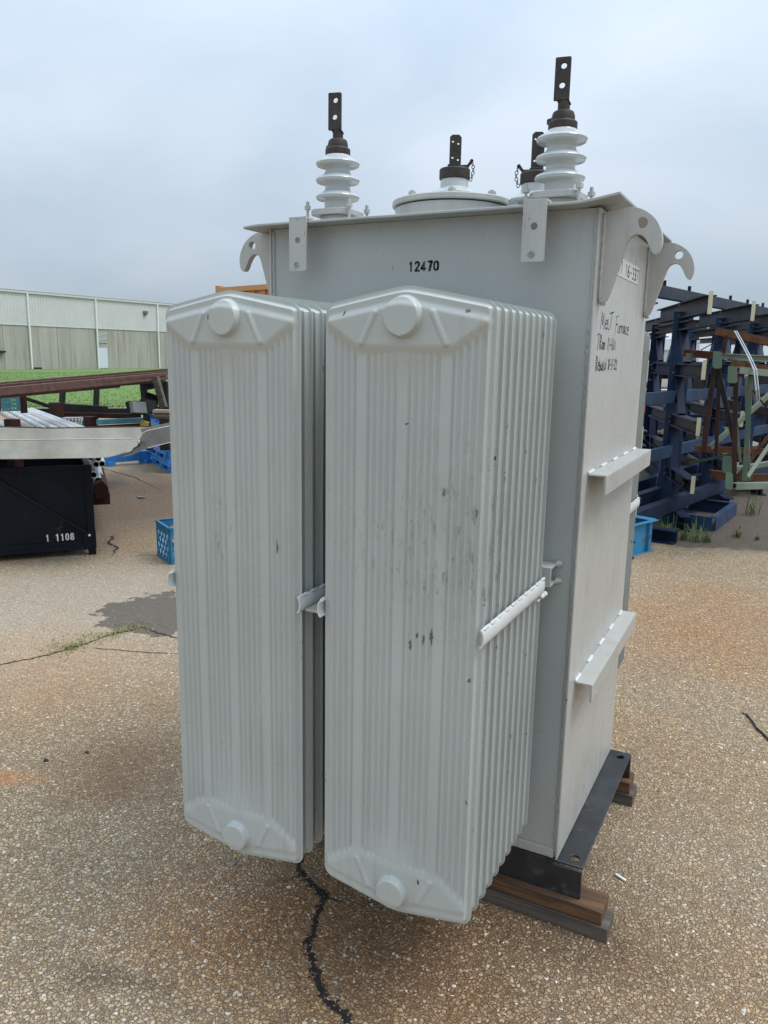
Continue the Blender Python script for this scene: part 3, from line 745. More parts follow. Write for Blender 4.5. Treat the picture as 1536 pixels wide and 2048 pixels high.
# ------- lettering
def strokes(glyphs, M_, r0=.0012, depth=.0005):
    mb = MB()
    rw = random.Random(3)
    for poly in glyphs:
        r = r0*rw.uniform(.65, 1.3)
        for a, b_ in zip(poly, poly[1:]):
            a = Vector(a); b_ = Vector(b_); d_ = (b_-a)
            if d_.length < 1e-6: continue
            d_.normalize(); n_ = Vector((-d_.y, d_.x))*r; a2 = a-d_*r*.6; b2 = b_+d_*r*.6
            mb.add([M_ @ Vector((q.x, q.y, 0)) for q in (a2-n_, b2-n_, b2+n_, a2+n_)], [(0, 1, 2, 3)])
    return mb
DIG = {  # stencil-style digit strokes, cell 0..0.55 x 0..1
 '1': [[(.12, .8), (.27, .97)], [(.27, .97), (.27, .55)], [(.27, .47), (.27, 0)]],
 '2': [[(.04, .78), (.10, .93), (.27, .98), (.44, .92), (.50, .76), (.44, .58), (.30, .40)], [(.24, .33), (.06, .03), (.52, .03)]],
 '4': [[(.36, 0), (.36, .2)], [(.36, .30), (.36, .97), (.20, .62)], [(.15, .52), (.02, .24), (.26, .24)], [(.44, .24), (.56, .24)]],
 '7': [[(.03, .97), (.20, .97)], [(.28, .97), (.52, .97), (.36, .5), (.25, 0)]],
 '0': [[(.20, .97), (.08, .85), (.03, .65), (.03, .35), (.08, .15), (.20, .03)], [(.34, .97), (.46, .85), (.51, .65), (.51, .35), (.46, .15), (.34, .03)]]}
gl = []; h = .0235
for i, c in enumerate('12470'):
    for p in DIG[c]: gl.append([((q[0]+i*.78)*h, q[1]*h) for q in p])
strokes(gl, MX((-.505, .0094, 1.7795), X3, Z3), .0025).build('stencil_number', M['ink'], tank, smooth=False, label='black stencilled number 12470 on the front of the tank')
HND = {
 'M': [[(0, 0), (.10, .9), (.13, 1), (.25, .25), (.42, .95), (.50, 0)]], 'e': [[(.02, .28), (.38, .34), (.36, .5), (.2, .55), (.06, .4), (.04, .15), (.18, 0), (.38, .08)]],
 'l': [[(.05, .62), (.05, .02), (.28, .02)]], 't': [[(-.1, 1.02), (.55, 1.18)], [(.28, 1.08), (.10, .1)]], 'F': [[(.0, -.12), (.12, 1.02)], [(.02, .98), (.5, 1.12)], [(.06, .52), (.36, .58)]],
 'u': [[(.0, .5), (.02, .1), (.15, 0), (.3, .12), (.33, .5), (.34, 0)]], 'r': [[(.0, .5), (.04, 0)], [(.03, .35), (.16, .5), (.28, .48)]], 'n': [[(.0, .5), (.02, 0), (.08, .4), (.2, .5), (.28, .36), (.30, 0)]],
 'a': [[(.3, .45), (.12, .5), (.0, .25), (.1, .02), (.26, .15), (.3, .45), (.34, 0)]], 'c': [[(.3, .45), (.12, .5), (.0, .25), (.1, .02), (.3, .08)]],
 'T': [[(-.05, .98), (.5, 1.1)], [(.25, 1.0), (.10, -.05)]], 'R': [[(.05, 0), (.10, .98), (.30, .95), (.36, .75), (.28, .55), (.10, .48), (.42, 0)]], '1': [[(.1, .75), (.16, .85), (.08, 0)]], '-': [[(0, .38), (.25, .42)]],
 '6': [[(.3, .85), (.08, .5), (.05, .15), (.2, 0), (.34, .18), (.25, .4), (.08, .32)]], '0': [[(.2, .7), (.04, .45), (.08, .08), (.22, .05), (.34, .35), (.2, .7)]], 'b': [[(.04, .8), (.04, 0), (.3, .05), (.34, .3), (.2, .42), (.05, .3)]],
 'i': [[(.08, .45), (.06, 0)], [(.10, .62), (.12, .66)]], 'd': [[(.3, .4), (.1, .42), (.02, .15), (.18, 0), (.32, .2)], [(.36, .8), (.3, 0)]], '8': [[(.25, .8), (.08, .68), (.2, .45), (.3, .2), (.15, .02), (.04, .15), (.22, .45), (.34, .68), (.25, .8)]],
 '3': [[(.05, .75), (.25, .8), (.28, .6), (.12, .45), (.3, .3), (.25, .05), (.03, .03)]], '2': [[(.05, .6), (.2, .8), (.32, .6), (.05, .03), (.38, .06)]], ' ': [], '.': [[(.1, .02), (.12, .05)]]}
SP = {'M': .64, 'e': .44, 'l': .34, 't': .62, 'F': .5, 'u': .44, 'r': .34, 'n': .4, 'a': .44, 'c': .38, 'T': .5, 'R': .52, '1': .28, '-': .34, '6': .44, '0': .44, 'b': .42, 'i': .22, 'd': .46, '8': .44, '3': .42, '2': .48, ' ': .5, '.': .24}
def hand(txt, y0, y1, z0, h_, slope=0, seed=1, jit=.02):
    adv = sum(SP[c] for c in txt); sc_ = (y1-y0)/adv; x = 0; out = []; rnd = random.Random(seed)
    for c in txt:
        dz = rnd.uniform(-.04, .04)
        for p in HND[c]: out.append([(y0+(x+q[0])*sc_, z0+(q[1]+dz)*h_+slope*(x*sc_)) for q in p])
        x += SP[c]
    return out
wr = hand('Melt', .080, .235, 1.632, .042) + hand('Furnace', .262, .455, 1.628, .042, 0, 3) + hand('TRan 11-160', .056, .285, 1.580, .036, 0, 5) + hand('Rebuild 8-31-22', .055, .325, 1.528, .036, 0, 8)
strokes(wr, MX((.0006, 0, 0), Y3, Z3), .0015).build('marker_writing', M['ink'], side, smooth=False, label='black handwritten marker notes on the pale side plate')
lab = MB().box(.0006, .0012, .18, .535, 1.776, 1.824).build('number_label', m_simple('label_white', (.60, .60, .56), .45, var=.04), side)
LAB = {'C': [[(.46, .8), (.36, .95), (.14, .95), (.04, .75), (.04, .25), (.14, .05), (.36, .05), (.46, .2)]], '#': [[(.18, .15), (.24, .85)], [(.38, .15), (.44, .85)], [(.06, .38), (.54, .38)], [(.08, .64), (.56, .64)]], '7': [[(.04, .95), (.48, .95), (.18, 0)]],
 '1': [[(.12, .78), (.28, .97), (.28, 0)]], '6': [[(.42, .92), (.2, .85), (.05, .5), (.06, .15), (.25, .02), (.44, .12), (.46, .38), (.30, .52), (.08, .42)]], '-': [[(.08, .45), (.40, .45)]],
 '3': [[(.06, .9), (.26, .98), (.44, .85), (.42, .62), (.22, .52), (.44, .42), (.47, .15), (.26, .02), (.04, .1)]], ' ': [],
 '0': [[(.25, .97), (.08, .8), (.05, .5), (.08, .2), (.25, .03), (.42, .2), (.45, .5), (.42, .8), (.25, .97)]], '8': [[(.25, .97), (.08, .85), (.1, .6), (.25, .52), (.44, .38), (.44, .12), (.25, .03), (.06, .12), (.06, .38), (.25, .52), (.4, .6), (.42, .85), (.25, .97)]]}
def plain(txt, w_, h_, gap):
    out = []; x = 0
    for c in txt:
        for p in LAB[c]: out.append([((x+q[0])*w_, q[1]*h_) for q in p])
        x += gap
    return out
strokes(plain('C#7 16-337', .047, .033, .72), MX((.0018, .200, 1.783), Y3, Z3), .0019).build('label_text', M['ink'], lab, smooth=False)

# ------------------------------------------------------------------ cracks, weeds, litter
def ribbon(name, pts, wid, z_, mt, seed=0, sub=22, jag=.35, **k):
    rnd = random.Random(seed); vs = []; 
    for a, b_ in zip(pts, pts[1:]):
        for i in range(sub):
            p = Vector(a).lerp(Vector(b_), i/sub); vs.append(p)
    out = []; n_ = len(vs); off = 0
    for i, p in enumerate(vs):
        d_ = (vs[min(i+1, n_-1)]-vs[max(i-1, 0)]).normalized(); nn = Vector((-d_.y, d_.x, 0)); off = off*.8+rnd.uniform(-1, 1)*wid*.35
        w_ = wid*(.5+rnd.random()*jag*1.8)*min(1, (n_-i)/12+.1)
        out.append(p+nn*(off+w_/2)); out.append(p+nn*(off-w_/2))
    for q in out: q.z = z_
    return MB().add(out, [(2*i, 2*i+1, 2*i+3, 2*i+2) for i in range(n_-1)]).build(name, mt, smooth=False, **k)
M['crack'] = m_simple('tar_crack', (.012, .011, .011), .75, var=.5, nscale=60, bscale=120, bstr=1, bdist=.01)
M['crack2'] = m_simple('dirt_crack', (.035, .029, .022), .9, var=.5, nscale=30, bscale=120, bstr=1, bdist=.01)
ck = [G(597, 1735), G(612, 1760), G(640, 1785), G(652, 1792), G(632, 1830), G(628, 1870), G(614, 1885), G(625, 1930), G(640, 1975), G(652, 1998), G(690, 2030), G(705, 2070), G(740, 2140)]
ribbon('crack', ck, .0145, .0015, M['crack'], 3, 14, kind='structure')
ck0 = [G(597, 1735), Vector((-.80, 0.05, 0)), Vector((-.86, .45, 0)), Vector((-1.0, 1.0, 0))]
ribbon('crack', ck0, .012, .0012, M['crack'], 5, 20, kind='structure')
ribbon('crack', [G(-60, 1337), G(0, 1330), G(60, 1318), G(125, 1303), G(205, 1275), G(285, 1254), G(330, 1270), G(380, 1285)], .016, .0015, M['crack2'], 6, 14, kind='structure')
ribbon('crack', [G(185, 1296), G(235, 1300), G(300, 1306), G(370, 1308)], .008, .0022, M['crack2'], 7, 14, kind='structure')
ribbon('crack', [G(228, 1072), G(222, 1085), G(235, 1095), G(226, 1112)], .03, .0015, M['crack'], 8, 10, kind='structure')
ribbon('crack', [G(200, 935), G(270, 955), G(335, 985)], .03, .0015, M['crack2'], 9, 10, kind='structure')
rnd = random.Random(21); cb3 = MB()
for k_ in range(420):
    i = rnd.uniform(0, len(ck)-1.001); a = int(i); p = ck[a].lerp(ck[a+1], i-a); p = p+Vector((rnd.gauss(0, .006), rnd.gauss(0, .006), 0)); s_ = rnd.uniform(.002, .0055)
    R_ = Matrix.Rotation(rnd.random()*6, 3, 'Z')
    cb3.add([p+R_ @ (Vector(v)*s_) for v in ((1.2, 0, .1), (0, .9, .1), (-1, .1, .1), (0, -.8, .1), (.1, 0, .8))], [(0, 1, 4), (1, 2, 4), (2, 3, 4), (3, 0, 4)])
tag(cb3.build('crack_rubble', M['crack'], smooth=False, kind='stuff'), 'black tar crumbs along the crack in front of the radiators', 'rubble')
ribbon('crack', [G(652, 1792), G(672, 1800), G(690, 1806)], .008, .0017, M['crack'], 31, 12, kind='structure'); ribbon('crack', [G(628, 1868), G(612, 1880), G(606, 1895)], .008, .0017, M['crack'], 32, 12, kind='structure'); ribbon('crack', [G(604, 1740), G(596, 1752), G(584, 1760)], .006, .0017, M['crack'], 33, 12, kind='structure')
def m_leaf(name, a, b_):
    m, t, b = mat(name); ri = N(t, 'ShaderNodeNewGeometry').outputs['Random Per Island']
    L(t, mixc(t, ri, a, b_), b.inputs['Base Color']); b.inputs['Roughness'].default_value = .7; return m
M['moss'] = m_leaf('low_weed', (.15, .16, .045), (.36, .33, .13))
M['weed'] = m_leaf('weed_leaf', (.05, .09, .025), (.17, .22, .07))
def blade(mb, p, h_, wd_, rnd, lean=.5):
    a = rnd.random()*2*pi; d_ = Vector((cos(a), sin(a), 0)); n_ = Vector((-d_.y, d_.x, 0))*wd_
    q = p+Vector((0, 0, h_*.6))+d_*h_*lean*.35; e_ = p+Vector((0, 0, h_*(.95-.3*lean)))+d_*h_*lean
    mb.add([p-n_, p+n_, q+n_*.8, q-n_*.8, e_], [(0, 1, 2, 3), (3, 2, 4)])
rnd = random.Random(11); mb = MB()
mp_ = [G(112, 1306), G(130, 1300), G(160, 1290), G(205, 1275), G(250, 1262), G(288, 1255)]
for k_ in range(800):
    i = rnd.uniform(0, len(mp_)-1.001); a = int(i); p = mp_[a].lerp(mp_[a+1], i-a)
    sprd = .05+.04*sin(i*3)
    p += Vector((rnd.gauss(-.3, 1)*sprd*.8, rnd.gauss(.3, 1)*sprd*.8, 0)); blade(mb, p, rnd.uniform(.006, .024), .002, rnd, 1.1)
tag(mb.build('crack_weeds', M['moss'], smooth=False, kind='stuff'), 'low yellow-green weeds growing along the pavement crack at left', 'weeds')
def weed(px, py, h_, n_, seed, label):
    r2 = random.Random(seed); m2 = MB(); p = Vector((0, 0, 0))
    for k_ in range(n_):
        q = Vector((r2.gauss(0, h_*.13), r2.gauss(0, h_*.13), 0)); blade(m2, q, h_*r2.uniform(.3, 1), r2.uniform(.003, .007), r2, r2.uniform(.3, 1.3))
        if r2.random() < .25:
            m2.tube([q, q+Vector((r2.uniform(-.02, .02), r2.uniform(-.02, .02), h_*r2.uniform(.7, 1.2)))], .002, 4)
    o = m2.build('weed', M['weed'], smooth=False); o.location = G(px, py); return tag(o, label, 'weed', 'weeds by the blue racks')
weed(1322, 1074, .17, 34, 1, 'leafy green weed clump inside the black channel by the blue box')
weed(1338, 1078, .20, 36, 2, 'taller weed clump at the end of the black channel')
weed(1366, 1080, .13, 22, 3, 'small sprawling weed just right of the black channel end')
weed(1388, 1082, .22, 22, 4, 'tall thin weed in front of the blue base frame')
weed(1412, 1084, .12, 16, 5, 'drooping weed in front of the blue base frame corner')
weed(1475, 1074, .12, 16, 6, 'lone weed on bare asphalt right of the racks')
weed(1515, 1080, .06, 10, 7, 'tiny weed on the asphalt near the right edge')
weed(1501, 1030, .25, 22, 8, 'weed growing beside the dark base beam at right')
# loose stones lying on the surface
def m_stone():
    m, t, b = mat('loose_stone'); ri = N(t, 'ShaderNodeNewGeometry').outputs['Random Per Island']
    L(t, ramp(t, ri, [(0, (.16, .12, .08)), (.35, (.29, .22, .15)), (.6, (.38, .31, .23)), (.9, (.48, .41, .31)), (1, (.70, .66, .60))]), b.inputs['Base Color']); b.inputs['Roughness'].default_value = .6; return m
M['stone'] = m_stone()
rnd = random.Random(5); st = MB()
ico = [Vector(v) for v in ((0, 0, 1), (.894, 0, .447), (.276, .851, .447), (-.724, .526, .447), (-.724, -.526, .447), (.276, -.851, .447))]
for k_ in range(11000):
    if k_ < 8000: px, py = rnd.uniform(-60, 1600), 2048*(.62+.44*rnd.random())
    else: px, py = rnd.uniform(-60, 1600), rnd.uniform(1110, 1400)
    p = G(px, py); s_ = rnd.uniform(.0022, .0062)*(1.25 if rnd.random() < .04 else 1)
    if -.98 < p.x < .16 and -.03 < p.y < .8: continue
    a = rnd.random()*6.28; sx_, sy_, sz_ = rnd.uniform(.8, 1.5), rnd.uniform(.6, 1), rnd.uniform(.35, .7)
    R_ = Matrix.Rotation(a, 3, 'Z') @ Matrix.Rotation(rnd.uniform(-.4, .4), 3, 'X')
    vs = [p+R_ @ Vector((v.x*sx_, v.y*sy_, v.z*sz_))*s_*rnd.uniform(.85, 1.1) for v in ico]
    st.add(vs, [(0, 1, 2), (0, 2, 3), (0, 3, 4), (0, 4, 5), (0, 5, 1)])
tag(st.build('loose_gravel', M['stone'], kind='stuff', smooth=False), 'loose pale and brown pebbles scattered over the pavement', 'gravel')
def lump(name, px, py, s_, col, label, cat, seed, sc_=(1, 1, .6)):
    b = bmesh.new(); bmesh.ops.create_icosphere(b, subdivisions=2, radius=1); me = bpy.data.meshes.new(name)
    for v in b.verts: v.co = Vector((v.co.x*sc_[0], v.co.y*sc_[1], v.co.z*sc_[2]))*(s_*(1+.35*noise.noise(v.co*1.6+Vector((seed, 0, 0)))))
    b.to_mesh(me); b.free(); me.materials.append(m_simple(name+'_mat', col, .7, var=.2, nscale=60))
    o = link(name, me); o.location = G(px, py)+Vector((0, 0, s_*sc_[2]*.5)); return tag(o, label, cat)
lump('stone', 92, 1522, .010, (.03, .03, .032), 'small black stone on the pavement left of the radiators', 'stone', 1, (1.3, .8, .7))
lump('stone', 174, 1506, .008, (.03, .03, .03), 'smaller black stone just right of another black stone', 'stone', 2, (1.4, .8, .6))
lump('stone', 468, 1728, .009, (.13, .15, .17), 'flat blue-grey pebble under the left radiator tip', 'stone', 3, (1, 1, .35))
o = MB().beam((-.019, 0, .004), (.019, 0, .004), .009, .006).build('cork_stick', M['white'], bevel=.002); o.location = G(1241, 1757); o.rotation_euler = (0, 0, -.45); tag(o, 'small white stick lying beside the end of the timber blocks', 'stick')
tp = [G(1481, 1426), G(1493, 1432), G(1505, 1446), G(1512, 1458), G(1524, 1468), G(1545, 1490)]
for q in tp: q.z = .006
MB().tube(tp, [.002, .004, .004, .0045, .005, .004], 6).build('twig', M['crack2'], label='thin dark twig lying on the pavement at the right edge', category='twig')
o = MB().prism([(0, 0, .01), (.08, .03, .012), (.15, .01, .02), (.09, -.04, .012)], (0, 0, .006)).build('metal_scrap', M['steel_grey'], label='small grey metal scrap on the pavement near the blue pallets', category='scrap'); o.location = G(272, 995)

# ------------------------------------------------------------------ left background
M['bin'] = m_simple('blue_black_steel', (.004, .0075, .013), .45, .0, var=.5, nscale=3, rust=.05, spec=.18)
M['stainless'] = m_simple('stainless_steel', (.56, .50, .40), .24, 1.0, var=.22, nscale=3.5, bscale=7, bstr=.25, bdist=.01)
M['stainless_shaded'] = m_simple('shaded_stainless_steel', (.22, .20, .175), .35, 1.0, var=.2, nscale=5, bscale=9, bstr=.2, bdist=.01)  # stainless with shade put into its colour, for the angled chute
M['pipe'] = m_simple('galvanised_pipe', (.50, .53, .54), .42, .35, var=.15, nscale=4)
M['pipe2'] = m_simple('painted_pipe', (.42, .36, .33), .5, .2, var=.2, nscale=4)
M['rust'] = m_simple('rusty_steel', (.070, .027, .018), .75, .1, var=.45, nscale=10, rust=.2)
M['rust_dark'] = m_simple('dark_red_steel', (.035, .016, .013), .7, var=.4, nscale=7, spec=.18)
M['rust_b'] = m_simple('brown_rusty_steel', (.115, .055, .040), .7, .1, var=.35, nscale=14)
M['dark'] = m_simple('dark_steel', (.020, .019, .018), .6, .1, var=.4, nscale=8, spec=.18)
M['teal'] = m_simple('teal_steel', (.06, .21, .23), .5, var=.25, nscale=8, rust=.1)
M['blue_plastic'] = m_simple('blue_plastic', (.04, .23, .58), .42, var=.18, nscale=6)
M['crate_blue'] = m_simple('crate_plastic', (.02, .16, .30), .45, var=.15, nscale=9)
# storage bin
bl, brr = G(0, 1124), G(193, 1109)
bx = (brr-bl); bx.z = 0; bx.normalize(); by = Vector((-bx.y, bx.x, 0))
if by.dot(Vector((0, 1, 0))) < 0: by = -by
org_ = brr.copy()
Bn = thing('steel_bin', 'black steel storage bin with diagonal brace and white number', 'bin', org_)
BM = Matrix(((bx.x, by.x, 0, 0), (bx.y, by.y, 0, 0), (0, 0, 1, 0), (0, 0, 0, 1)))
LB = 1.55; HBn = .70; DB = 1.05
MB().box(-LB+.05, -.05, .012, .018, .10, HBn-.02, BM).build('front_panel', M['bin'], Bn)
MB().box(-LB+.05, -.05, DB-.018, DB-.012, .10, HBn-.02, BM).build('rear_panel', M['bin'], Bn)
for x in (-LB+.014, -.02): MB().box(x, x+.006, .05, DB-.05, .10, HBn-.02, BM).build('end_panel', M['bin'], Bn)
MB().box(-LB+.02, -.02, .02, DB-.02, .085, .10, BM).build('floor_panel', M['bin'], Bn)
for x in (-LB, -.055):
    for y in (0, DB-.055): MB().box(x, x+.055, y, y+.055, .0 if 1 else .04, HBn, BM).build('corner_post', M['bin'], Bn, bevel=.004)
for y in (-.004, DB-.046): 
    MB().box(-LB+.056, -.056, y, y+.05, .045, .115, BM).build('bottom_rail', M['bin'], Bn, bevel=.004)
    MB().box(-LB+.056, -.056, y+.006, y+.04, HBn-.04, HBn-.002, BM).build('top_rail', M['bin'], Bn, bevel=.004)
for x in (-LB+.005, -.05): MB().box(x, x+.045, .056, DB-.056, HBn-.04, HBn-.002, BM).build('top_rail', M['bin'], Bn, bevel=.004)
MB().beam(BM @ Vector((-.07, .004, .185)), BM @ Vector((-.70, .004, HBn-.045)), .012, .035, by).build('diagonal_brace', M['dark'], Bn, bevel=.003)
gs = MB().box(-.085, .004, -.010, -.005, .055, .19, BM).build('gusset_plate', M['bin'], Bn, bevel=.003)
MB().lathe([(.009, 0), (.009, .006)], BM @ Vector((-.043, -.010, .16)), 12, -by).build('bolt', M['white'], gs)
TM = BM @ MX((0, .0105, 0), X3, Z3)
strokes(plain('1 1108', .047, .052, .74), BM @ MX((-.352, .0100, .128), X3, Z3), .0046).build('bin_number', M['white'], Bn, smooth=False, label='white number 1 1108')
for o in Bn.children_recursive: pass

# stainless troughs on the bin
def vplate(pts, dep, th, n_=None):    # upright plate whose corners are seen at those pixels at depth dep (sloping depth allowed)
    P_ = [V(p[0], p[1], dep(p[0]) if callable(dep) else dep) for p in pts]
    return MB().prism(P_, Vector((ray(200, 900).x, ray(200, 900).y, 0)).normalized()*th)
tr = thing('steel_trough', 'long shiny stainless steel trough lying across the top of the black bin', 'trough', V(150, 900, 5.5))
def loc(o, root):
    o.parent = root; o.matrix_parent_inverse = Matrix.Translation(-root.location); return o
dF = lambda px: 5.50; dBk = lambda px: 6.3
fr = [(-120, 881), (60, 880), (180, 878), (268, 877), (279, 882), (274, 892), (255, 902), (236, 909), (216, 914), (190, 916), (60, 917), (-120, 919)]
loc(vplate(fr, dF, .004).build('front_wall', M['stainless'], None, smooth=False), tr)
bk = [(-120, 850), (100, 856), (300, 853), (300, 880), (-120, 882)]
loc(vplate(bk, dBk, .004).build('rear_wall', M['stainless'], None, smooth=False), tr)
P_ = [V(-120, 918, 5.505), V(60, 917, 5.505), V(216, 914, 5.505), V(262, 902, 5.505), V(300, 879, 6.3), V(-120, 883, 6.3)]
loc(MB().prism(P_, (0, 0, -.004)).build('floor_plate', M['stainless'], None, smooth=False), tr)
loc(MB().tube([V(-120, 881, 5.5), V(60, 880, 5.5), V(180, 878, 5.5), V(268, 877, 5.5)], .005, 8).build('rim', M['stainless'], None), tr)
loc(MB().tube([V(-120, 850, 6.3), V(100, 856, 6.3), V(300, 853, 6.3)], .005, 8).build('rim', M['rust'], None), tr)
loc(MB().lathe([(.012, -.005), (.012, .006)], V(277, 883.5, 5.47), 10, Vector((0, -1, 0))).build('bolt', M['pipe'], None), tr)
tr2 = thing('steel_chute', 'narrow stainless steel chute end joined to the trough beside the left radiator', 'chute', V(330, 875, 5.55))
ch = [(276, 884), (280, 878), (286, 866), (297, 861), (335, 853), (420, 834), (430, 874), (335, 886), (296, 896), (262, 911), (240, 915), (262, 903)]
loc(vplate(ch, 5.53, .004).build('chute_wall', M['stainless_shaded'], None, smooth=False), tr2)
ch2 = [(280, 858), (335, 846), (430, 826), (430, 850), (335, 865), (290, 874)]
loc(vplate(ch2, 5.75, .004).build('chute_wall', M['stainless_shaded'], None, smooth=False), tr2)
loc(MB().tube([V(286, 866, 5.53), V(297, 861, 5.53), V(335, 853, 5.53), V(420, 834, 5.53)], .004, 8).build('rim', M['stainless'], None), tr2)
loc(MB().tube([V(296, 896, 5.53), V(335, 886, 5.53), V(430, 874, 5.53)], .004, 8).build('rim', M['stainless'], None), tr2)

# pipes in stake rack
pd = (G(190, 865, .84)-G(65, 820, .84)); 
def one(name, mb, mt, label, cat, group=None, **k):
    return tag(mb.build(name, mt, **k), label, cat, group)
words = ['leftmost', 'second', 'third', 'fourth', 'fifth', 'sixth', 'seventh', 'eighth']
ends = [((-70, 838), (0, 868)), ((-30, 832), (40, 868)), ((6, 826), (78, 868)), ((20, 823), (105, 868)), ((32, 822), (130, 868)), ((43, 821), (150, 868)), ((52, 820), (172, 868)), ((63, 820), (190, 868))]
for i, (a, b_) in enumerate(ends):
    p, q = G(*a, .84), G(*b_, .84); q = q+(q-p).normalized()*.12
    r_ = .030 if i != 2 else .034
    one('steel_pipe', MB().pipe(p, q, r_), M['pipe2'] if i in (2, 5) else M['pipe'], '%s of the %s pipes counted from the left behind the trough' % (words[i], 'long pale'), 'pipe', 'pale pipes behind the trough', ang=40)
cc = [((182, 916), .028), ((196, 917), .029), ((192, 929), .028), ((204, 928), .028), ((187, 950), .03), ((197, 963), .038), ((204, 981), .038)]
lb = ['upper right open pipe end sticking out behind the black bin', 'upper left thin curved pipe end behind the black bin', 'left middle small open pipe end behind the black bin', 'right middle small open pipe end behind the black bin', 'half hidden pipe end behind the bin corner post', 'large open pipe end above the lowest one behind the bin', 'lowest large open pipe end behind the black bin']
back = Vector((-.75, .66, 0)).normalized()
for (c_, r_), l_ in zip(cc, lb):
    p = V(c_[0], c_[1], 6.75); q = p+back*3+Vector((0, 0, .0))
    one('steel_pipe', MB().pipe(p, q, r_, .005), M['pipe'], l_, 'pipe', 'open pipe ends behind the black bin', ang=40)
# their rack
rk = thing('pipe_rack', 'dark red steel stake rack holding pipes behind the trough', 'rack', G(200, 985))
def stake(px, pt, pb, dep, wpx, mt=None):
    a = V(px, pt, dep); b_ = Vector((a.x, a.y, .0)); w_ = wpx*dep/F
    return loc(MB().beam(b_, a, w_, w_, Y3).build('stake', mt or M['rust_dark'], None, bevel=.003), rk)
stake(24, 838, 0, 6.4, 22); stake(112, 805, 0, 9.4, 20); stake(179, 833, 0, 8.8, 18)
loc(MB().beam(V(118, 829, 9.6), V(282, 833, 9.8), .06, .06).build('rail', M['rust_dark'], None), rk)
loc(MB().beam(V(160, 846, 9.5), V(290, 840, 9.5), .05, .06).build('rail', M['teal'], None), rk)
loc(MB().beam(V(165, 857, 9.3), V(292, 850, 9.2), .06, .05).build('rail', M['rust_dark'], None), rk)
hx = [V(205, 962, 6.6), V(216, 974, 6.6), V(217, 996, 6.6), V(192, 998, 6.6), V(188, 970, 6.6)]
loc(MB().prism(hx, back*.5).build('cradle_plate', M['rust_dark'], None), rk)
a = V(203, 998, 6.75); loc(MB().beam(a, a+back*2.5, .14, .10).build('skid', M['rust_dark'], None), rk)
# slotted grey crate
cr_ = thing('slotted_crate', 'small grey slotted plastic crate behind the pale pipes', 'crate', V(145, 845, 7.9))
u_ = (V(162, 845, 7.9)-V(127, 845, 7.9)); 
for j in range(4):
    y = 836+j*6.5
    loc(MB().beam(V(127, y, 7.9), V(163, y-.4, 7.9), .10 if j == 0 else .01, .012).build('slat', M['pipe'], None), cr_)
for i in range(6):
    x = 128+i*6.8; loc(MB().beam(V(x, 836, 7.9), V(x-.3, 857, 7.9), .012, .012, Y3).build('slat', M['pipe'], None), cr_)

# rusty long bars on a dark frame
fb = [((-60, 790, 5.9), (336, 742, 9.8)), ((-60, 783, 6.0), (336, 746, 9.8)), ((-60, 797, 5.9), (336, 752, 9.75)), ((-60, 776, 6.1), (236, 750, 8.7)), ((-60, 786, 6.2), (336, 758, 9.9)), ((-60, 793, 6.0), (300, 761, 9.5)), ((-60, 779, 6.3), (336, 739, 10.1))]
fb = [((-60, 785, 5.9), (334, 748, 9.75)), ((-60, 778, 6.05), (334, 745, 9.9)), ((-60, 792, 5.9), (334, 756, 9.7)), ((-60, 774, 6.2), (334, 740, 10.2)), ((-60, 797, 5.95), (236, 772, 8.7)), ((-60, 782, 6.3), (330, 752, 10.0)), ((-60, 789, 6.1), (328, 762, 9.8))]
nm = ['front middle', 'upper front', 'lower front', 'topmost rear', 'shortest and lowest', 'inner rear', 'lower rear']
for i, (a, b_) in enumerate(fb):
    one('rusty_bar', MB().angle(V(*a), V(*b_), .05, .034, .006), M['rust' if i % 2 else 'rust_b'], '%s long rusty steel bar in the bundle across the lawn view' % nm[i], 'steel bar', 'long rusty bars on the dark frame')
fr_ = thing('bar_rack', 'black steel frame carrying the long rusty bars', 'rack', G(160, 860))
def fbeam(a, b_, w_=.06, h_=.06, mt=None, nm_='member'):
    return loc(MB().beam(V(*a), V(*b_), w_, h_, Y3 if abs(a[0]-b_[0]) < 20 else Z3).build(nm_, mt or M['dark'], None, bevel=.003), fr_)
fbeam((126, 770, 9.8), (121, 860, 9.8), .055, .055, None, 'post'); fbeam((194, 764, 10.2), (190, 860, 10.2), .055, .055, None, 'post'); fbeam((-20, 785, 9.4), (-22, 860, 9.4), .055, .055, None, 'post')
fbeam((40, 793, 9.6), (105, 815, 9.8), .04, .045, None, 'brace'); fbeam((120, 813, 9.7), (216, 819, 9.9), .06, .08, None, 'beam'); fbeam((40, 823, 9.9), (290, 822, 10.6), .06, .075, None, 'beam'); fbeam((160, 773, 8.0), (285, 764, 9.3), .04, .05, None, 'beam')
fbeam((286, 765, 9.3), (300, 900, 9.3), .06, .06, None, 'post'); fbeam((290, 770, 9.5), (322, 765, 9.6), .05, .12, None, 'beam'); fbeam((330, 765, 9.8), (334, 900, 9.8), .14, .10, None, 'post')
pl = MB().beam(V(311, 755, 9.2), V(328, 816, 9.2), .09, .04, Y3).build('plank', M['wood_grey'], bevel=.003); tag(pl, 'grey-brown wooden plank leaning upright beside the left radiator', 'plank')
bb_ = thing('black_box', 'open black steel box beam end below the leaning plank', 'box', V(285, 810, 9.0))
for k_, (a, b_) in enumerate((((266, 803, 9), (272, 822, 9)), ((275, 804, 8.8), (278, 826, 8.8)), ((296, 800, 9), (297, 824, 9)))):
    loc(MB().beam(V(*a), V(*b_), .05, .20, Y3).build('side_wall', M['steel_grey'] if k_ == 1 else M['dark'], None), bb_)
loc(MB().beam(V(268, 824, 9), V(300, 826, 9), .25, .03).build('floor_plate', M['dark'], None), bb_)
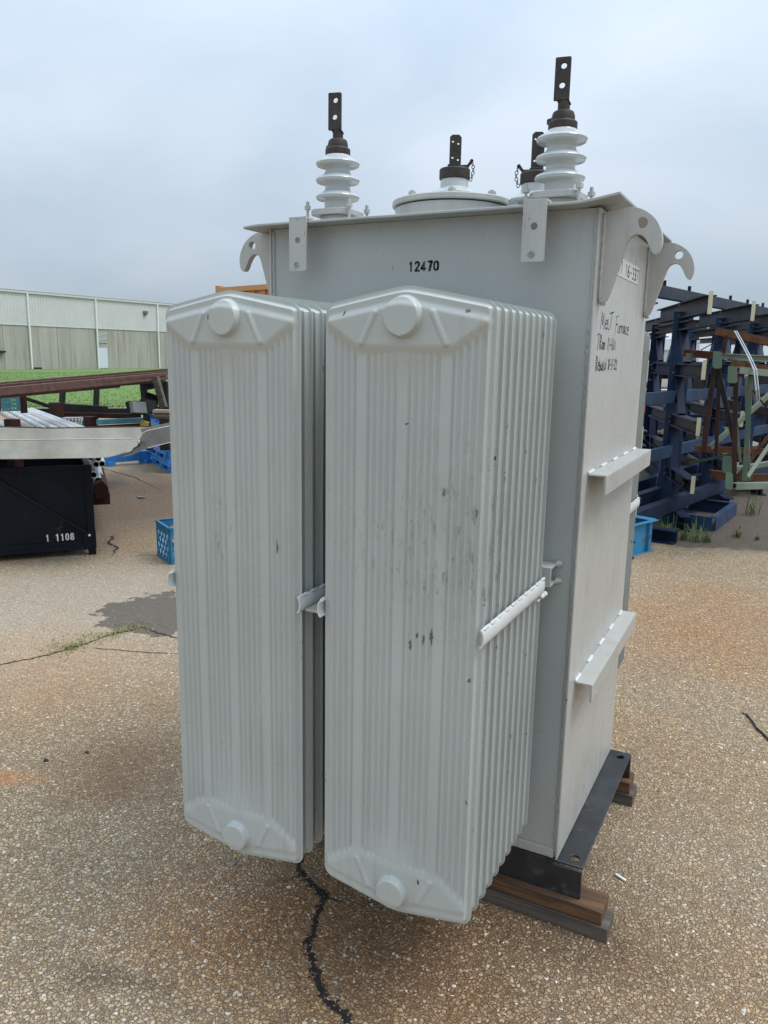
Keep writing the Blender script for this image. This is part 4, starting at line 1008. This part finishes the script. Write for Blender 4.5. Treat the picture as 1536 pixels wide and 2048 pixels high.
one('scrap_beam', MB().ibeam(V(288, 796, 9.1), V(316, 806, 9.3), .12, .14, .012), M['dark'], 'short black beam offcut lying behind the box beam end', 'beam')
one('timber_beam', MB().beam(V(308, 822, 8.6), V(370, 823, 8.6), .12, .03), M['wood_pale'], 'pale board lying on top of the blue plastic pallets', 'board')
one('cardboard_tube', MB().tube([V(308, 831, 8.6), V(372, 832, 8.6)], .038, 14), m_simple('tube_brown', (.14, .105, .075), .6), 'brown round tube lying under the pale board', 'tube')
# teal box
tb = thing('teal_box', 'teal steel box with punched holes below the rusty bars', 'box', V(25, 805, 7.2))
tbm = flat([[(0, 0), (.17, 0), (.17, .155), (0, .155)]]+[circ(.035+.028*i, .03+.036*j, .0085, 10) for i in range(4) for j in range(3)], .008)
p0 = V(4, 823, 7.2); ux = (V(42, 822, 7.3)-p0); ux.z = 0
loc(MB().mesh(tbm, MX(p0, ux, Z3)).build('punched_plate', M['teal'], None), tb)
mb = MB(); nrm = ux.normalized().cross(Z3); nrm = nrm if nrm.y > 0 else -nrm
mb.prism([p0+nrm*.35, p0+nrm*.35+ux.normalized()*.17, p0+nrm*.35+ux.normalized()*.17+Z3*.155, p0+nrm*.35+Z3*.155], nrm*.008)
mb.beam(p0+Z3*.157+nrm*.17, p0+Z3*.157+ux.normalized()*.17+nrm*.17, .36, .012); loc(mb.build('shell', M['teal'], None), tb)
loc(MB().beam(p0+ux.normalized()*.19-Z3*.02, p0+ux.normalized()*.19+Z3*.16, .035, .05, Y3).build('end_post', M['rust_dark'], None), tb)
p1 = V(-6, 823, 7.0); one('rust_stub', MB().beam(p1, p1+Z3*.19, .05, .05, Y3), M['rust'], 'short rusty square stub left of the teal box at the photo edge', 'steel stub')

# blue plastic pallets
def pallet(c, ux_, uy_, w_, d_, label, mt=None, h_=.15):
    t_ = thing('plastic_pallet', label, 'pallet', c, 'blue plastic pallets stacked behind the trough'); R_ = MX((0, 0, 0), ux_, uy_)
    n_ = 7
    for k_ in range(n_):
        y0 = -d_/2+d_*k_/n_; MB().box(-w_/2, w_/2, y0, y0+d_/n_*.75, h_-.025, h_, R_).build('slat', mt or M['blue_plastic'], t_, bevel=.004)
    for i in range(3):
        for j in range(3):
            x, y = (-w_/2+.07+i*(w_/2-.07)), (-d_/2+.07+j*(d_/2-.07))
            MB().lathe([(.055, 0), (.065, .02), (.07, h_-.026)], R_ @ Vector((x, y, 0)), 8).build('foot', mt or M['blue_plastic'], t_, bevel=.004)
    MB().box(-w_/2, w_/2, -d_/2, -d_/2+.03, h_-.06, h_-.026, R_).box(-w_/2, w_/2, d_/2-.03, d_/2, h_-.06, h_-.026, R_).build('edge_rim', mt or M['blue_plastic'], t_)
    for y in (-d_/2+.07, 0, d_/2-.07): MB().box(-w_/2+.01, w_/2-.01, y-.045, y+.045, 0.0, .016, R_).build('runner', mt or M['blue_plastic'], t_)
    return t_
pc0 = G(345, 952); pux = (G(345, 952)-G(300, 925)).normalized(); puy = Vector((-pux.y, pux.x, 0))
puf = puy if puy.dot(AF) > 0 else -puy
base_c = G(298, 926)+pux*.55+puf*.5
wrd = ['bottom', 'second from bottom', 'third from bottom', 'middle', 'third from top', 'second from top']
for k_ in range(5):
    dx = random.Random(k_).uniform(-.03, .03)
    pallet(base_c+Vector((dx, dx*.5, k_*.155)), pux, puy, 1.1, 1.0, '%s blue plastic pallet of the stack beside the left radiator' % wrd[k_])
yel = MB().beam(V(283, 846, 8.95), V(296, 850, 8.95), .05, .065).build('yellow_block', m_simple('yellow_plastic', (.48, .33, .02), .5)); tag(yel, 'small yellow block tucked against the blue pallet stack', 'block')
bsk = thing('blue_skid', 'blue steel skid base lying behind the black bin', 'skid', G(250, 932))
a, b_ = G(205, 933), G(300, 925)
loc(MB().channel(a+Z3*.11, b_+Z3*.11, .08, .13, .01).build('side_rail', M['blue_plastic'], None), bsk); loc(MB().channel(a+Z3*.11+Vector((-.3, .9, 0)), b_+Z3*.11+Vector((-.3, .9, 0)), .08, .13, .01).build('side_rail', M['blue_plastic'], None), bsk)
for f in (.12, .9):
    c = a.lerp(b_, f); loc(MB().beam(c, c+Z3*.06, .16, .10, Y3).build('foot', M['blue_plastic'], None), bsk)

# milk crate near the left radiator
def crate(c, ax_, label, h_=.28, s_=.33, tilt=0):
    t_ = thing('milk_crate', label, 'crate', c); R_ = Matrix.Rotation(ax_, 4, 'Z') @ Matrix.Rotation(tilt, 4, 'X'); mt = M['crate_blue']
    for side_ in range(4):
        Q = R_ @ Matrix.Rotation(side_*pi/2, 4, 'Z'); mb = MB(); y = -s_/2
        mb.box(-s_/2, s_/2, y, y+.012, h_-.055, h_, Q).box(-s_/2, s_/2, y-.006, y+.012, h_-.012, h_+.001, Q).box(-s_/2, s_/2, y, y+.012, 0, .022, Q).box(-s_/2, -s_/2+.022, y, y+.0115, .022, h_-.055, Q).box(s_/2-.022, s_/2, y, y+.0115, .022, h_-.055, Q)
        n_ = 4; hh = h_-.077; ww = s_-.044
        for k_ in range(-3, n_+1):
            for dr in (1, -1):
                x0 = -ww/2+k_*ww/n_; pts = []
                a0, a1 = Vector((x0, 0, .022)), Vector((x0+hh*.75, 0, .022+hh))
                if dr < 0: a0.x, a1.x = -a0.x, -a1.x
                lo, hi = -ww/2, ww/2
                def clip(p_, q_):
                    t0, t1 = 0, 1; dx_ = q_.x-p_.x
                    ts = sorted(((lo-p_.x)/dx_, (hi-p_.x)/dx_)); t0 = max(0, ts[0]); t1 = min(1, ts[1])
                    return (p_.lerp(q_, t0), p_.lerp(q_, t1)) if t1-t0 > .03 else None
                c_ = clip(a0, a1)
                if c_:
                    o_ = Vector((0, y+.006+.001*dr, 0)); mb.beam(Q @ (c_[0]+o_), Q @ (c_[1]+o_), .013, .009, Q.to_3x3() @ Vector((0, 1, 0)))
        mb.build('side_lattice', mt, t_, smooth=False)
    MB().box(-s_/2+.005, s_/2-.005, -s_/2+.013, s_/2-.013, .006, .014, R_).build('floor', mt, t_)
    return t_
ca = G(313, 1110); cb = G(352, 1140); dd = (cb-ca).normalized(); an = math.atan2(dd.y, dd.x)
nrm = Vector((-dd.y, dd.x, 0)); 
if nrm.dot(ca-Vector(CAM)) < 0: nrm = -nrm
crate(ca+dd*.17+nrm*.17, an, 'blue plastic milk crate with diamond lattice sides beside the left radiator')

# orange building / container behind the transformer
M['orange'] = m_simple('orange_steel', (.52, .26, .10), .6, var=.12, nscale=1, rust=.03)
oc = thing('orange_container', 'orange steel container whose top shows behind the transformer', 'container', V(440, 800, 22))
pA = V(440, 576, 22); pB = V(620, 558, 19.5); u = (pB-pA); u.z = 0; u.normalize(); nn = Vector((-u.y, u.x, 0)); ht = pA.z
pa = Vector((pA.x, pA.y, 0)); LN = 4.2
mb = MB()
s = 0
while s < LN:
    q = pa+u*s; mb.prism([q, q+u*.22, q+u*.22+Z3*(ht-.12), q+Z3*(ht-.12)], nn*.05); q = q+u*.22
    mb.prism([q+nn*.05, q+u*.22+nn*.05, q+u*.22+nn*.05+Z3*(ht-.12), q+nn*.05+Z3*(ht-.12)], nn*.03); s += .44
loc(mb.build('corrugated_side', M['orange'], None, smooth=False), oc)
loc(MB().beam(pa+Z3*(ht-.06), pa+u*LN+Z3*(ht-.06), .14, .14).build('top_rail', M['orange'], None, bevel=.01), oc)
loc(MB().beam(pa-u*.02, pa-u*.02+Z3*(ht+.06), .17, .17, Y3).build('corner_post', M['orange'], None, bevel=.01), oc)
loc(MB().box(0, LN, .1, 2.4, .05, ht-.05, MX(pa, u, nn)).build('body', M['orange'], None), oc)

# ------------------------------------------------------------------ right background
M['rblue'] = m_simple('rack_blue', (.032, .066, .135), .5, var=.25, nscale=4, rust=.09, spec=.18)
M['rgrey'] = m_simple('rack_grey_blue', (.036, .045, .064), .5, var=.3, nscale=5, rust=.1, spec=.18)
M['navy'] = m_simple('navy_steel', (.014, .025, .055), .5, var=.3, nscale=5, spec=.18)
M['cream'] = m_simple('cream_strip', (.62, .57, .40), .6, var=.1)
M['green'] = m_simple('truss_green', (.055, .10, .065), .6, var=.25, nscale=5, rust=.16)
M['palegreen'] = m_simple('pale_green', (.17, .205, .155), .6, var=.2, nscale=5, rust=.1)
M['rust2'] = m_simple('orange_rust', (.095, .042, .022), .8, var=.5, nscale=9, spec=.18)
M['bblue'] = m_simple('bright_blue_steel', (.03, .20, .38), .45, var=.15, nscale=4, rust=.04)
g1 = Vector(CAM)+AR*2.92+Vector((AF.x, AF.y, 0)).normalized()*8.0; g1.z = 0; gN = G(1436, 1062)
ad = (V(1382, 610, 7.0)-V(1295, 633, 9.17)); ad.z = 0; ad.normalize()      # arms point to near right
row = AR*.84+Vector((AF.x, AF.y, 0)).normalized()*1.03; row.z = 0
def frame(idx, c, label):
    t_ = thing('steel_rack_frame', label, 'rack frame', c, 'blue steel rack frames at right'); side_ = ad.cross(Z3)
    bl_ = M['rblue']
    MB().ibeam(Vector((0, 0, .10)), Vector((0, 0, 2.02)), .16, .12, .012, side_).build('upright', bl_, t_)
    MB().beam(ad*.064+Vector((0, 0, .10)), ad*.064+Vector((0, 0, 2.02)), .19, .008, ad).build('cover_plate', bl_, t_)
    far, near = -1.15, 1.08
    for z_, w_, m_ in ((2.03, .15, M['rgrey']), (1.88, .08, M['rgrey']), (1.46, .12, M['navy']), (.97, .12, M['rgrey']), (.45, .12, M['navy'])):
        n2 = near if z_ != 1.88 else near-.5
        a_ = MB().ibeam(ad*far+Z3*z_, ad*n2+Z3*z_, .10, w_, .010).build('arm', m_, t_)
        if z_ != 1.88: MB().beam(ad*(near+.003)+Z3*(z_-w_/2-.01), ad*(near+.003)+Z3*(z_+w_/2+.03), .035, .006, ad).build('end_strip', M['cream'], a_)
        if z_ in (2.03, .97):
            for k_ in (.25, .9): MB().beam(ad*(near-.18*k_*3)-side_*.0-Z3*(-z_), ad*(near-.18*k_*3-.14)+Z3*z_, .002, .035, Z3, -.0505 if ad.cross(Z3).dot(Vector(CAM)-c) < 0 else .0505).build('sticker', M['trim'], a_)
    for s_ in (-1, 1):
        for z0_, z1_, o_ in ((.15, .88, .42), (1.03, 1.40, .36), (1.52, 1.86, .40)):
            MB().beam(ad*(s_*o_)+Z3*z0_, ad*(s_*.07)+Z3*z1_, .06, .07, side_).build('brace', bl_ if s_ < 0 else M['navy'], t_)
    bo = MB()
    for z_ in (1.98, 2.08, 1.43, 1.50, .94, 1.0, .42, .48):
        for dx in (-.05, .05): bo.lathe([(.013, 0), (.013, .012)], ad*.069+side_*dx+Z3*z_, 6, ad)
    bo.build('bolts', M['steel_grey'], t_, kind='stuff')
    MB().ibeam(ad*(-.9)+Z3*.07, ad*.95+Z3*.07, .10, .14, .010).build('base_beam', M['navy'], t_)
    return t_
names_ = ['nearest blue steel rack frame standing behind the bright blue box', 'second blue steel rack frame from the transformer', 'third blue steel rack frame behind the green trusses', 'fourth blue steel rack frame near the right edge', 'farthest blue steel rack frame at the right edge']
for k_ in range(5): frame(k_, g1+row*k_, names_[k_])
rear_n = ['dark rack frame in the rear row, first from the transformer', 'dark rack frame in the rear row, second from the transformer', 'dark rack frame in the rear row, third from the transformer', 'dark rack frame in the rear row, fourth from the transformer', 'dark rack frame in the rear row at the right edge']
RB = M['rblue']; M['rblue'] = M['navy']
FH = Vector((AF.x, AF.y, 0)).normalized()
for k_ in range(5): frame(20+k_, g1+row*(k_-.4)+FH*2.6+AR*.35, rear_n[k_])
M['rblue'] = RB
f_1 = frame(9, g1-row*1.0, 'blue steel rack frame mostly hidden behind the transformer side')
ru = row.normalized()
top = thing('top_rail', 'long grey-blue steel rail lying along the tops of the racks', 'rail', g1)
for (a, b_, zz, o_, m_) in ((-1.6, 5.6, 2.18, -.1, M['rgrey']),):
    loc(MB().channel(g1+ru*a+ad*o_+Z3*zz, g1+ru*b_+ad*o_+Z3*zz, .08, .11, .01).build('channel', m_, None), top)
for k_ in range(8): 
    loc(MB().beam(g1+ru*(-1.2+k_*.7)+ad*-.1+Z3*2.235, g1+ru*(-1.2+k_*.7)+ad*-.1+Z3*2.29, .03, .03, Y3).build('pin', M['dark'], None), top)
for zz, o_, nm_l in ((1.20, .12, 'blue horizontal tie rail joining the racks at chest height'), (.66, .12, 'blue horizontal tie rail joining the racks at knee height')):
    tag(MB().channel(g1-ru*1.5+ad*o_+Z3*zz, g1+ru*5.8+ad*o_+Z3*zz, .05, .11, .008).build('tie_rail', M['rblue']), nm_l, 'rail')
lw = thing('floor_beam', 'dark navy base beams lying on the ground under the racks', 'beam', g1)
for o_ in (-.75, -.1, .55):
    loc(MB().channel(g1-ru*1.5+ad*o_+Z3*.21, g1+ru*6+ad*o_+Z3*.21, .08, .12, .01).build('beam', M['navy'], None), lw)
# blue base frame on ground, in front
bf = thing('base_frame', 'flat dark blue steel base frame lying on the ground among weeds', 'frame', G(1400, 1058))
pts = [G(1325, 1046), G(1424, 1062), G(1466, 1030), G(1375, 1018)]
for a, b_ in zip(pts, pts[1:]+pts[:1]): loc(MB().channel(a+Z3*.065, b_+Z3*.065, .06, .13, .01, side=1).build('side_rail', M['rblue'], None), bf)
one('black_channel', MB().channel(G(1285, 1078)+Z3*.06, G(1350, 1088)+Z3*.06, .10, .12, .012, side=-1), M['navy'], 'short dark channel offcut on the ground right of the bright blue box', 'channel')
# bright blue open box
bb = thing('blue_steel_box', 'bright blue open steel box on the ground beside the transformer', 'box', G(1300, 1105))
c0 = G(1301, 1101); ux = (c0-G(1262, 1112)); ux.z = 0; ux.normalize(); uy = Vector((-ux.y, ux.x, 0)); Q = MX(c0, ux, uy); H_ = .255
MB()
def bbx(nm_, *a): return loc(MB().box(*a, Q).build(nm_, M['bblue'], None, bevel=.002), bb)
bbx('front_wall', -.40, 0, 0, .008, 0.01, H_); bbx('rear_wall', -.40, 0, .42, .428, .01, H_); bbx('end_wall', -.008, 0, .01, .418, .01, H_)
bbx('floor_plate', -.42, .02, -.02, .44, 0, .008); bbx('flange', -.40, .03, -.035, .005, H_, H_+.008); bbx('flange', -.04, .06, .0055, .44, H_, H_+.008); bbx('rib', -.085, -.078, -.025, 0, .01, H_-.001)
hl = MB().lathe([(.022, -.002), (.022, .002)], Q @ Vector((-.045, -.001, .12)), 16, -uy); loc(hl.build('hole_ring', M['gasket'], None), bb)
# green & rust trusses
def truss(t_, z0_, ptsz, dep, m1, m2, epl):
    pass
def vb(root, nm_, a, b_, w_, h_, mt, kind_='beam', up=None):
    A, B_ = V(*a), V(*b_); up = up or (Y3 if abs(a[0]-b_[0]) < abs(a[1]-b_[1]) else Z3); mb = MB()
    if kind_ == 'i': mb.ibeam(A, B_, w_, h_, .008, up)
    elif kind_ == 'c': mb.channel(A, B_, w_, h_, .008, up)
    elif kind_ == 'a': mb.angle(A, B_, w_, h_, .007, up)
    else: mb.beam(A, B_, w_, h_, up)
    return loc(mb.build(nm_, mt, None), root)
t1 = thing('green_truss', 'pale green and rust roof truss lying at the front right edge', 'truss', V(1500, 860, 6.4))
vb(t1, 'top_chord', (1474, 740, 6.2), (1640, 757, 6.6), .06, .052, M['palegreen'], 'c'); vb(t1, 'bottom_chord', (1467, 972, 6.2), (1640, 969, 6.6), .06, .05, M['palegreen'], 'c')
vb(t1, 'top_chord', (1458, 725, 6.5), (1640, 757, 7.0), .05, .055, M['rust2'], 'a'); vb(t1, 'bottom_chord', (1462, 955, 6.5), (1640, 953, 7.0), .05, .055, M['rust2'], 'a')
vb(t1, 'post', (1472, 735, 6.25), (1468, 978, 6.25), .035, .035, M['rust_dark']); vb(t1, 'post', (1502, 752, 6.3), (1489, 962, 6.3), .035, .05, M['green'], 'c'); vb(t1, 'post', (1493, 752, 6.4), (1497, 962, 6.4), .03, .03, M['palegreen'], 'a')
vb(t1, 'diagonal', (1494, 955, 6.3), (1600, 800, 6.5), .03, .04, M['palegreen'], 'c'); vb(t1, 'diagonal', (1478, 950, 6.45), (1600, 790, 6.7), .03, .035, M['rust2'], 'a'); vb(t1, 'diagonal', (1505, 780, 6.3), (1600, 900, 6.5), .012, .012, M['rust_dark'])
vb(t1, 'diagonal', (1466, 775, 6.3), (1481, 925, 6.35), .02, .02, M['palegreen'], 'a')
def endpl(root, x0, y0, x1, y1, dep, mt):
    a, b_, c_, d_ = V(x0+2, y0, dep), V(x1-2, y0+1, dep), V(x1, y1-3, dep), V(x0, y1-4, dep)
    loc(MB().prism([a, b_, V(x1, y0+6, dep), c_, V(x1-3, y1, dep), V(x0+4, y1, dep), d_], ad*(-.012)).build('end_plate', mt, None, smooth=False), root)
endpl(t1, 1455, 732, 1475, 766, 6.15, M['green']); endpl(t1, 1450, 945, 1466, 979, 6.15, M['green'])
t2 = thing('green_truss', 'darker green roof truss lying behind the pale green one', 'truss', V(1450, 860, 6.9))
vb(t2, 'top_chord', (1443, 713, 6.9), (1640, 722, 7.6), .06, .055, M['palegreen'], 'i'); vb(t2, 'top_chord', (1372, 706, 7.2), (1440, 712, 6.9), .07, .065, M['rust2'], 'c'); vb(t2, 'bottom_chord', (1420, 948, 6.9), (1470, 953, 6.9), .07, .07, M['rust2'], 'c'); vb(t2, 'bottom_chord', (1388, 897, 7.3), (1640, 908, 7.6), .05, .055, M['rust2'], 'a')
vb(t2, 'bottom_chord', (1380, 925, 7.3), (1470, 908, 7.0), .04, .03, M['green'], 'a'); vb(t2, 'bottom_chord', (1470, 938, 7.0), (1640, 910, 7.3), .05, .04, M['palegreen'], 'a')
endpl(t2, 1425, 702, 1444, 737, 6.8, M['green']); endpl(t2, 1444, 912, 1464, 946, 6.8, M['green']); endpl(t2, 1371, 706, 1386, 720, 7.1, M['green'])
vb(t2, 'post', (1428, 738, 6.9), (1407, 905, 6.9), .04, .05, M['rust_dark']); vb(t2, 'diagonal', (1436, 740, 6.9), (1468, 880, 6.9), .04, .04, M['dark']); vb(t2, 'diagonal', (1420, 895, 7.0), (1560, 770, 7.2), .03, .04, M['palegreen'], 'a')
vb(t2, 'post', (1439, 738, 6.9), (1432, 912, 6.9), .03, .03, M['rust_dark'])
t3 = thing('rusty_truss', 'rusty brown truss chord sloping down behind the green trusses', 'truss', V(1480, 690, 7.5))
vb(t3, 'top_chord', (1426, 662, 7.5), (1640, 704, 8.0), .06, .075, M['rust2'], 'c'); vb(t3, 'post', (1453, 672, 7.5), (1443, 720, 7.5), .035, .035, M['rust_dark'])
vb(t3, 'tie_rod', (1442, 678, 7.5), (1402, 700, 7.5), .008, .008, M['dark'])
cb_ = [V(1469, 662, 7.3), V(1480, 682, 7.0), V(1497, 715, 6.6), V(1508, 740, 6.1), V(1512, 780, 6.1), V(1514, 800, 6.2)]
one('wire', MB().tube(cb_, .006, 6), M['pipe'], 'pale wire hanging over the rusty and green trusses', 'wire')
cb2 = [p+AR*.02 for p in cb_]; one('wire', MB().tube(cb2, .005, 6), M['pipe'], 'second pale wire just right of the hanging wire', 'wire')
o = MB().tube([V(1366, 962, 7.2), V(1369, 958, 7.2), V(1372, 962, 7.2), V(1369, 972, 7.2), V(1365, 970, 7.2)], .02, 8).build('hose_coil', M['dark']); tag(o, 'small dark hose coil hanging low on the racks', 'hose')

# far sheds, tent and yard items seen through the racks
M['shedteal'] = m_simple('teal_shed', (.20, .28, .30), .6, var=.06, nscale=.5)
M['tent'] = m_simple('white_tent', (.72, .74, .76), .6, var=.04, nscale=.5)
M['redpaint'] = m_simple('red_paint', (.55, .035, .045), .45, var=.1)
M['redbrown'] = m_simple('red_brown_paint', (.24, .045, .035), .6, var=.2)
sh = thing('open_shed', 'grey-teal open fronted shed far behind the racks', 'shed', V(1330, 740, 38))
def slab(root, nm_, x0, y0, x1, y1, d0, d1, th, mt):
    a, b_, c_, d_ = V(x0, y0, d0), V(x1, y0+ (x1-x0)*.018, d1), V(x1, y1+(x1-x0)*.018, d1), V(x0, y1, d0)
    return loc(MB().prism([a, b_, c_, d_], Vector((AF.x, AF.y, 0)).normalized()*th).build(nm_, mt, None, smooth=False), root)
slab(sh, 'fascia', 1180, 664, 1600, 686, 38, 38, 6, M['shedteal']); slab(sh, 'rear_wall', 1180, 687, 1600, 755, 44, 44, .3, M['dark']); slab(sh, 'eaves', 1180, 660, 1600, 664, 37.8, 37.8, 6.5, M['trim'])
for x in (1200, 1290, 1390, 1490, 1590): slab(sh, 'post', x, 687, x+4, 760, 38.5, 38.5, .3, M['steel_grey'])
tn = thing('white_tent', 'white rounded fabric storage tent far behind the racks', 'tent', V(1450, 745, 32))
pr = [(1361, 730), (1364, 700), (1370, 676), (1382, 664), (1398, 663)]
bk_ = [(1640, 668), (1640, 740)]
P_ = [V(x, y, 30) for x, y in pr]+[V(x, y+3, 30) for x, y in bk_]
loc(MB().prism(P_, Vector((AF.x, AF.y, 0)).normalized()*5).build('fabric_cover', M['tent'], None, smooth=False), tn)
for x in (1400, 1437, 1476, 1515): loc(MB().tube([V(x, 664, 29.97), V(x-2, 700, 29.97), V(x-4, 735, 29.97)], .03, 6).build('seam', M['trim'], None), tn)
def bg_box(name, x0, y0, x1, y1, dep, mt, label, cat, th=.8, ribs=0):
    root = thing(name, label, cat, V((x0+x1)/2, y1, dep)); slab(root, 'body', x0, y0, x1, y1, dep, dep, th, mt)
    for k_ in range(ribs):
        x = x0+(x1-x0)*(k_+.5)/ribs; slab(root, 'rib', x-.6, y0+.5, x+.6, y1-.5, dep-.04, dep-.04, .03, mt)
    slab(root, 'rim', x0-.5, y0-.8, x1+.5, y0+.8, dep-.06, dep-.06, th, mt); return root
bg_box('red_container', 1294, 716, 1326, 733, 24, M['redbrown'], 'dull red-brown container inside the dark shed', 'container', 2, 4)
bg_box('red_dumpster', 1284, 792, 1321, 826, 17, M['redpaint'], 'bright red dumpster seen through the rack uprights', 'dumpster', 1.5, 3)
bg_box('white_truck', 1346, 700, 1362, 732, 20, M['trim'], 'pale grey truck body between rack uprights', 'truck', 2, 2)
bg_box('cyan_stack', 1336, 796, 1380, 806, 15, m_simple('cyan', (.10, .36, .52), .5), 'light blue stack of sheets seen through the racks', 'stack', .3, 5)
bg_box('white_stack', 1280, 779, 1410, 785, 16, M['trim'], 'low white stacked panels behind the racks', 'stack', .3, 6)
bg_box('grey_pallet_load', 1338, 808, 1372, 822, 14, M['pipe'], 'grey wrapped pallet load under the light blue stack', 'pallet load', .3, 3)
bg_box('orange_crate', 1337, 863, 1352, 872, 12, M['orange'], 'orange crate seen low between two rack uprights', 'crate', .3, 2)
bg_box('orange_crate', 1374, 860, 1390, 876, 12.5, M['orange'], 'second orange crate right of the other orange crate', 'crate', .3, 2)
bg_box('wrapped_bundle', 1302, 880, 1370, 895, 11.8, M['steel_grey'], 'grey plastic wrapped bundle behind the low racks', 'bundle', .3, 7)
bg_box('pink_board_stack', 1333, 902, 1360, 914, 11.6, m_simple('pink', (.42, .20, .16), .7), 'pinkish board stack low behind the racks', 'board stack', .3, 2)
bg_box('timber_stack', 1420, 858, 1470, 900, 13, M['wood_grey'], 'stack of weathered timber behind the green trusses', 'timber stack', .5, 5)
bg_box('dark_yard_load', 1230, 915, 1720, 962, 13.6, M['dark'], 'dark mass of stacked steel behind the racks', 'steel stack', .8, 14)
bg_box('dark_steel_stack', 1180, 826, 1720, 860, 17.5, M['navy'], 'long dark stack of steel sections farther behind the racks', 'steel stack', .8, 14)
bg_box('dark_sheet_stack', 1395, 735, 1720, 800, 19, M['dark'], 'tall dark stack behind the green trusses at the far right', 'steel stack', .8, 9)
bg_box('dark_beam_pile', 1200, 866, 1440, 878, 15, M['rust_dark'], 'low pile of dark rusty beams behind the orange crates', 'beam pile', .5, 8)
bg_box('dark_shed_load', 1180, 740, 1300, 778, 21, M['dark'], 'dark load under the shed left of the first rack upright', 'load', .8, 4)
bpy.context.view_layer.update()
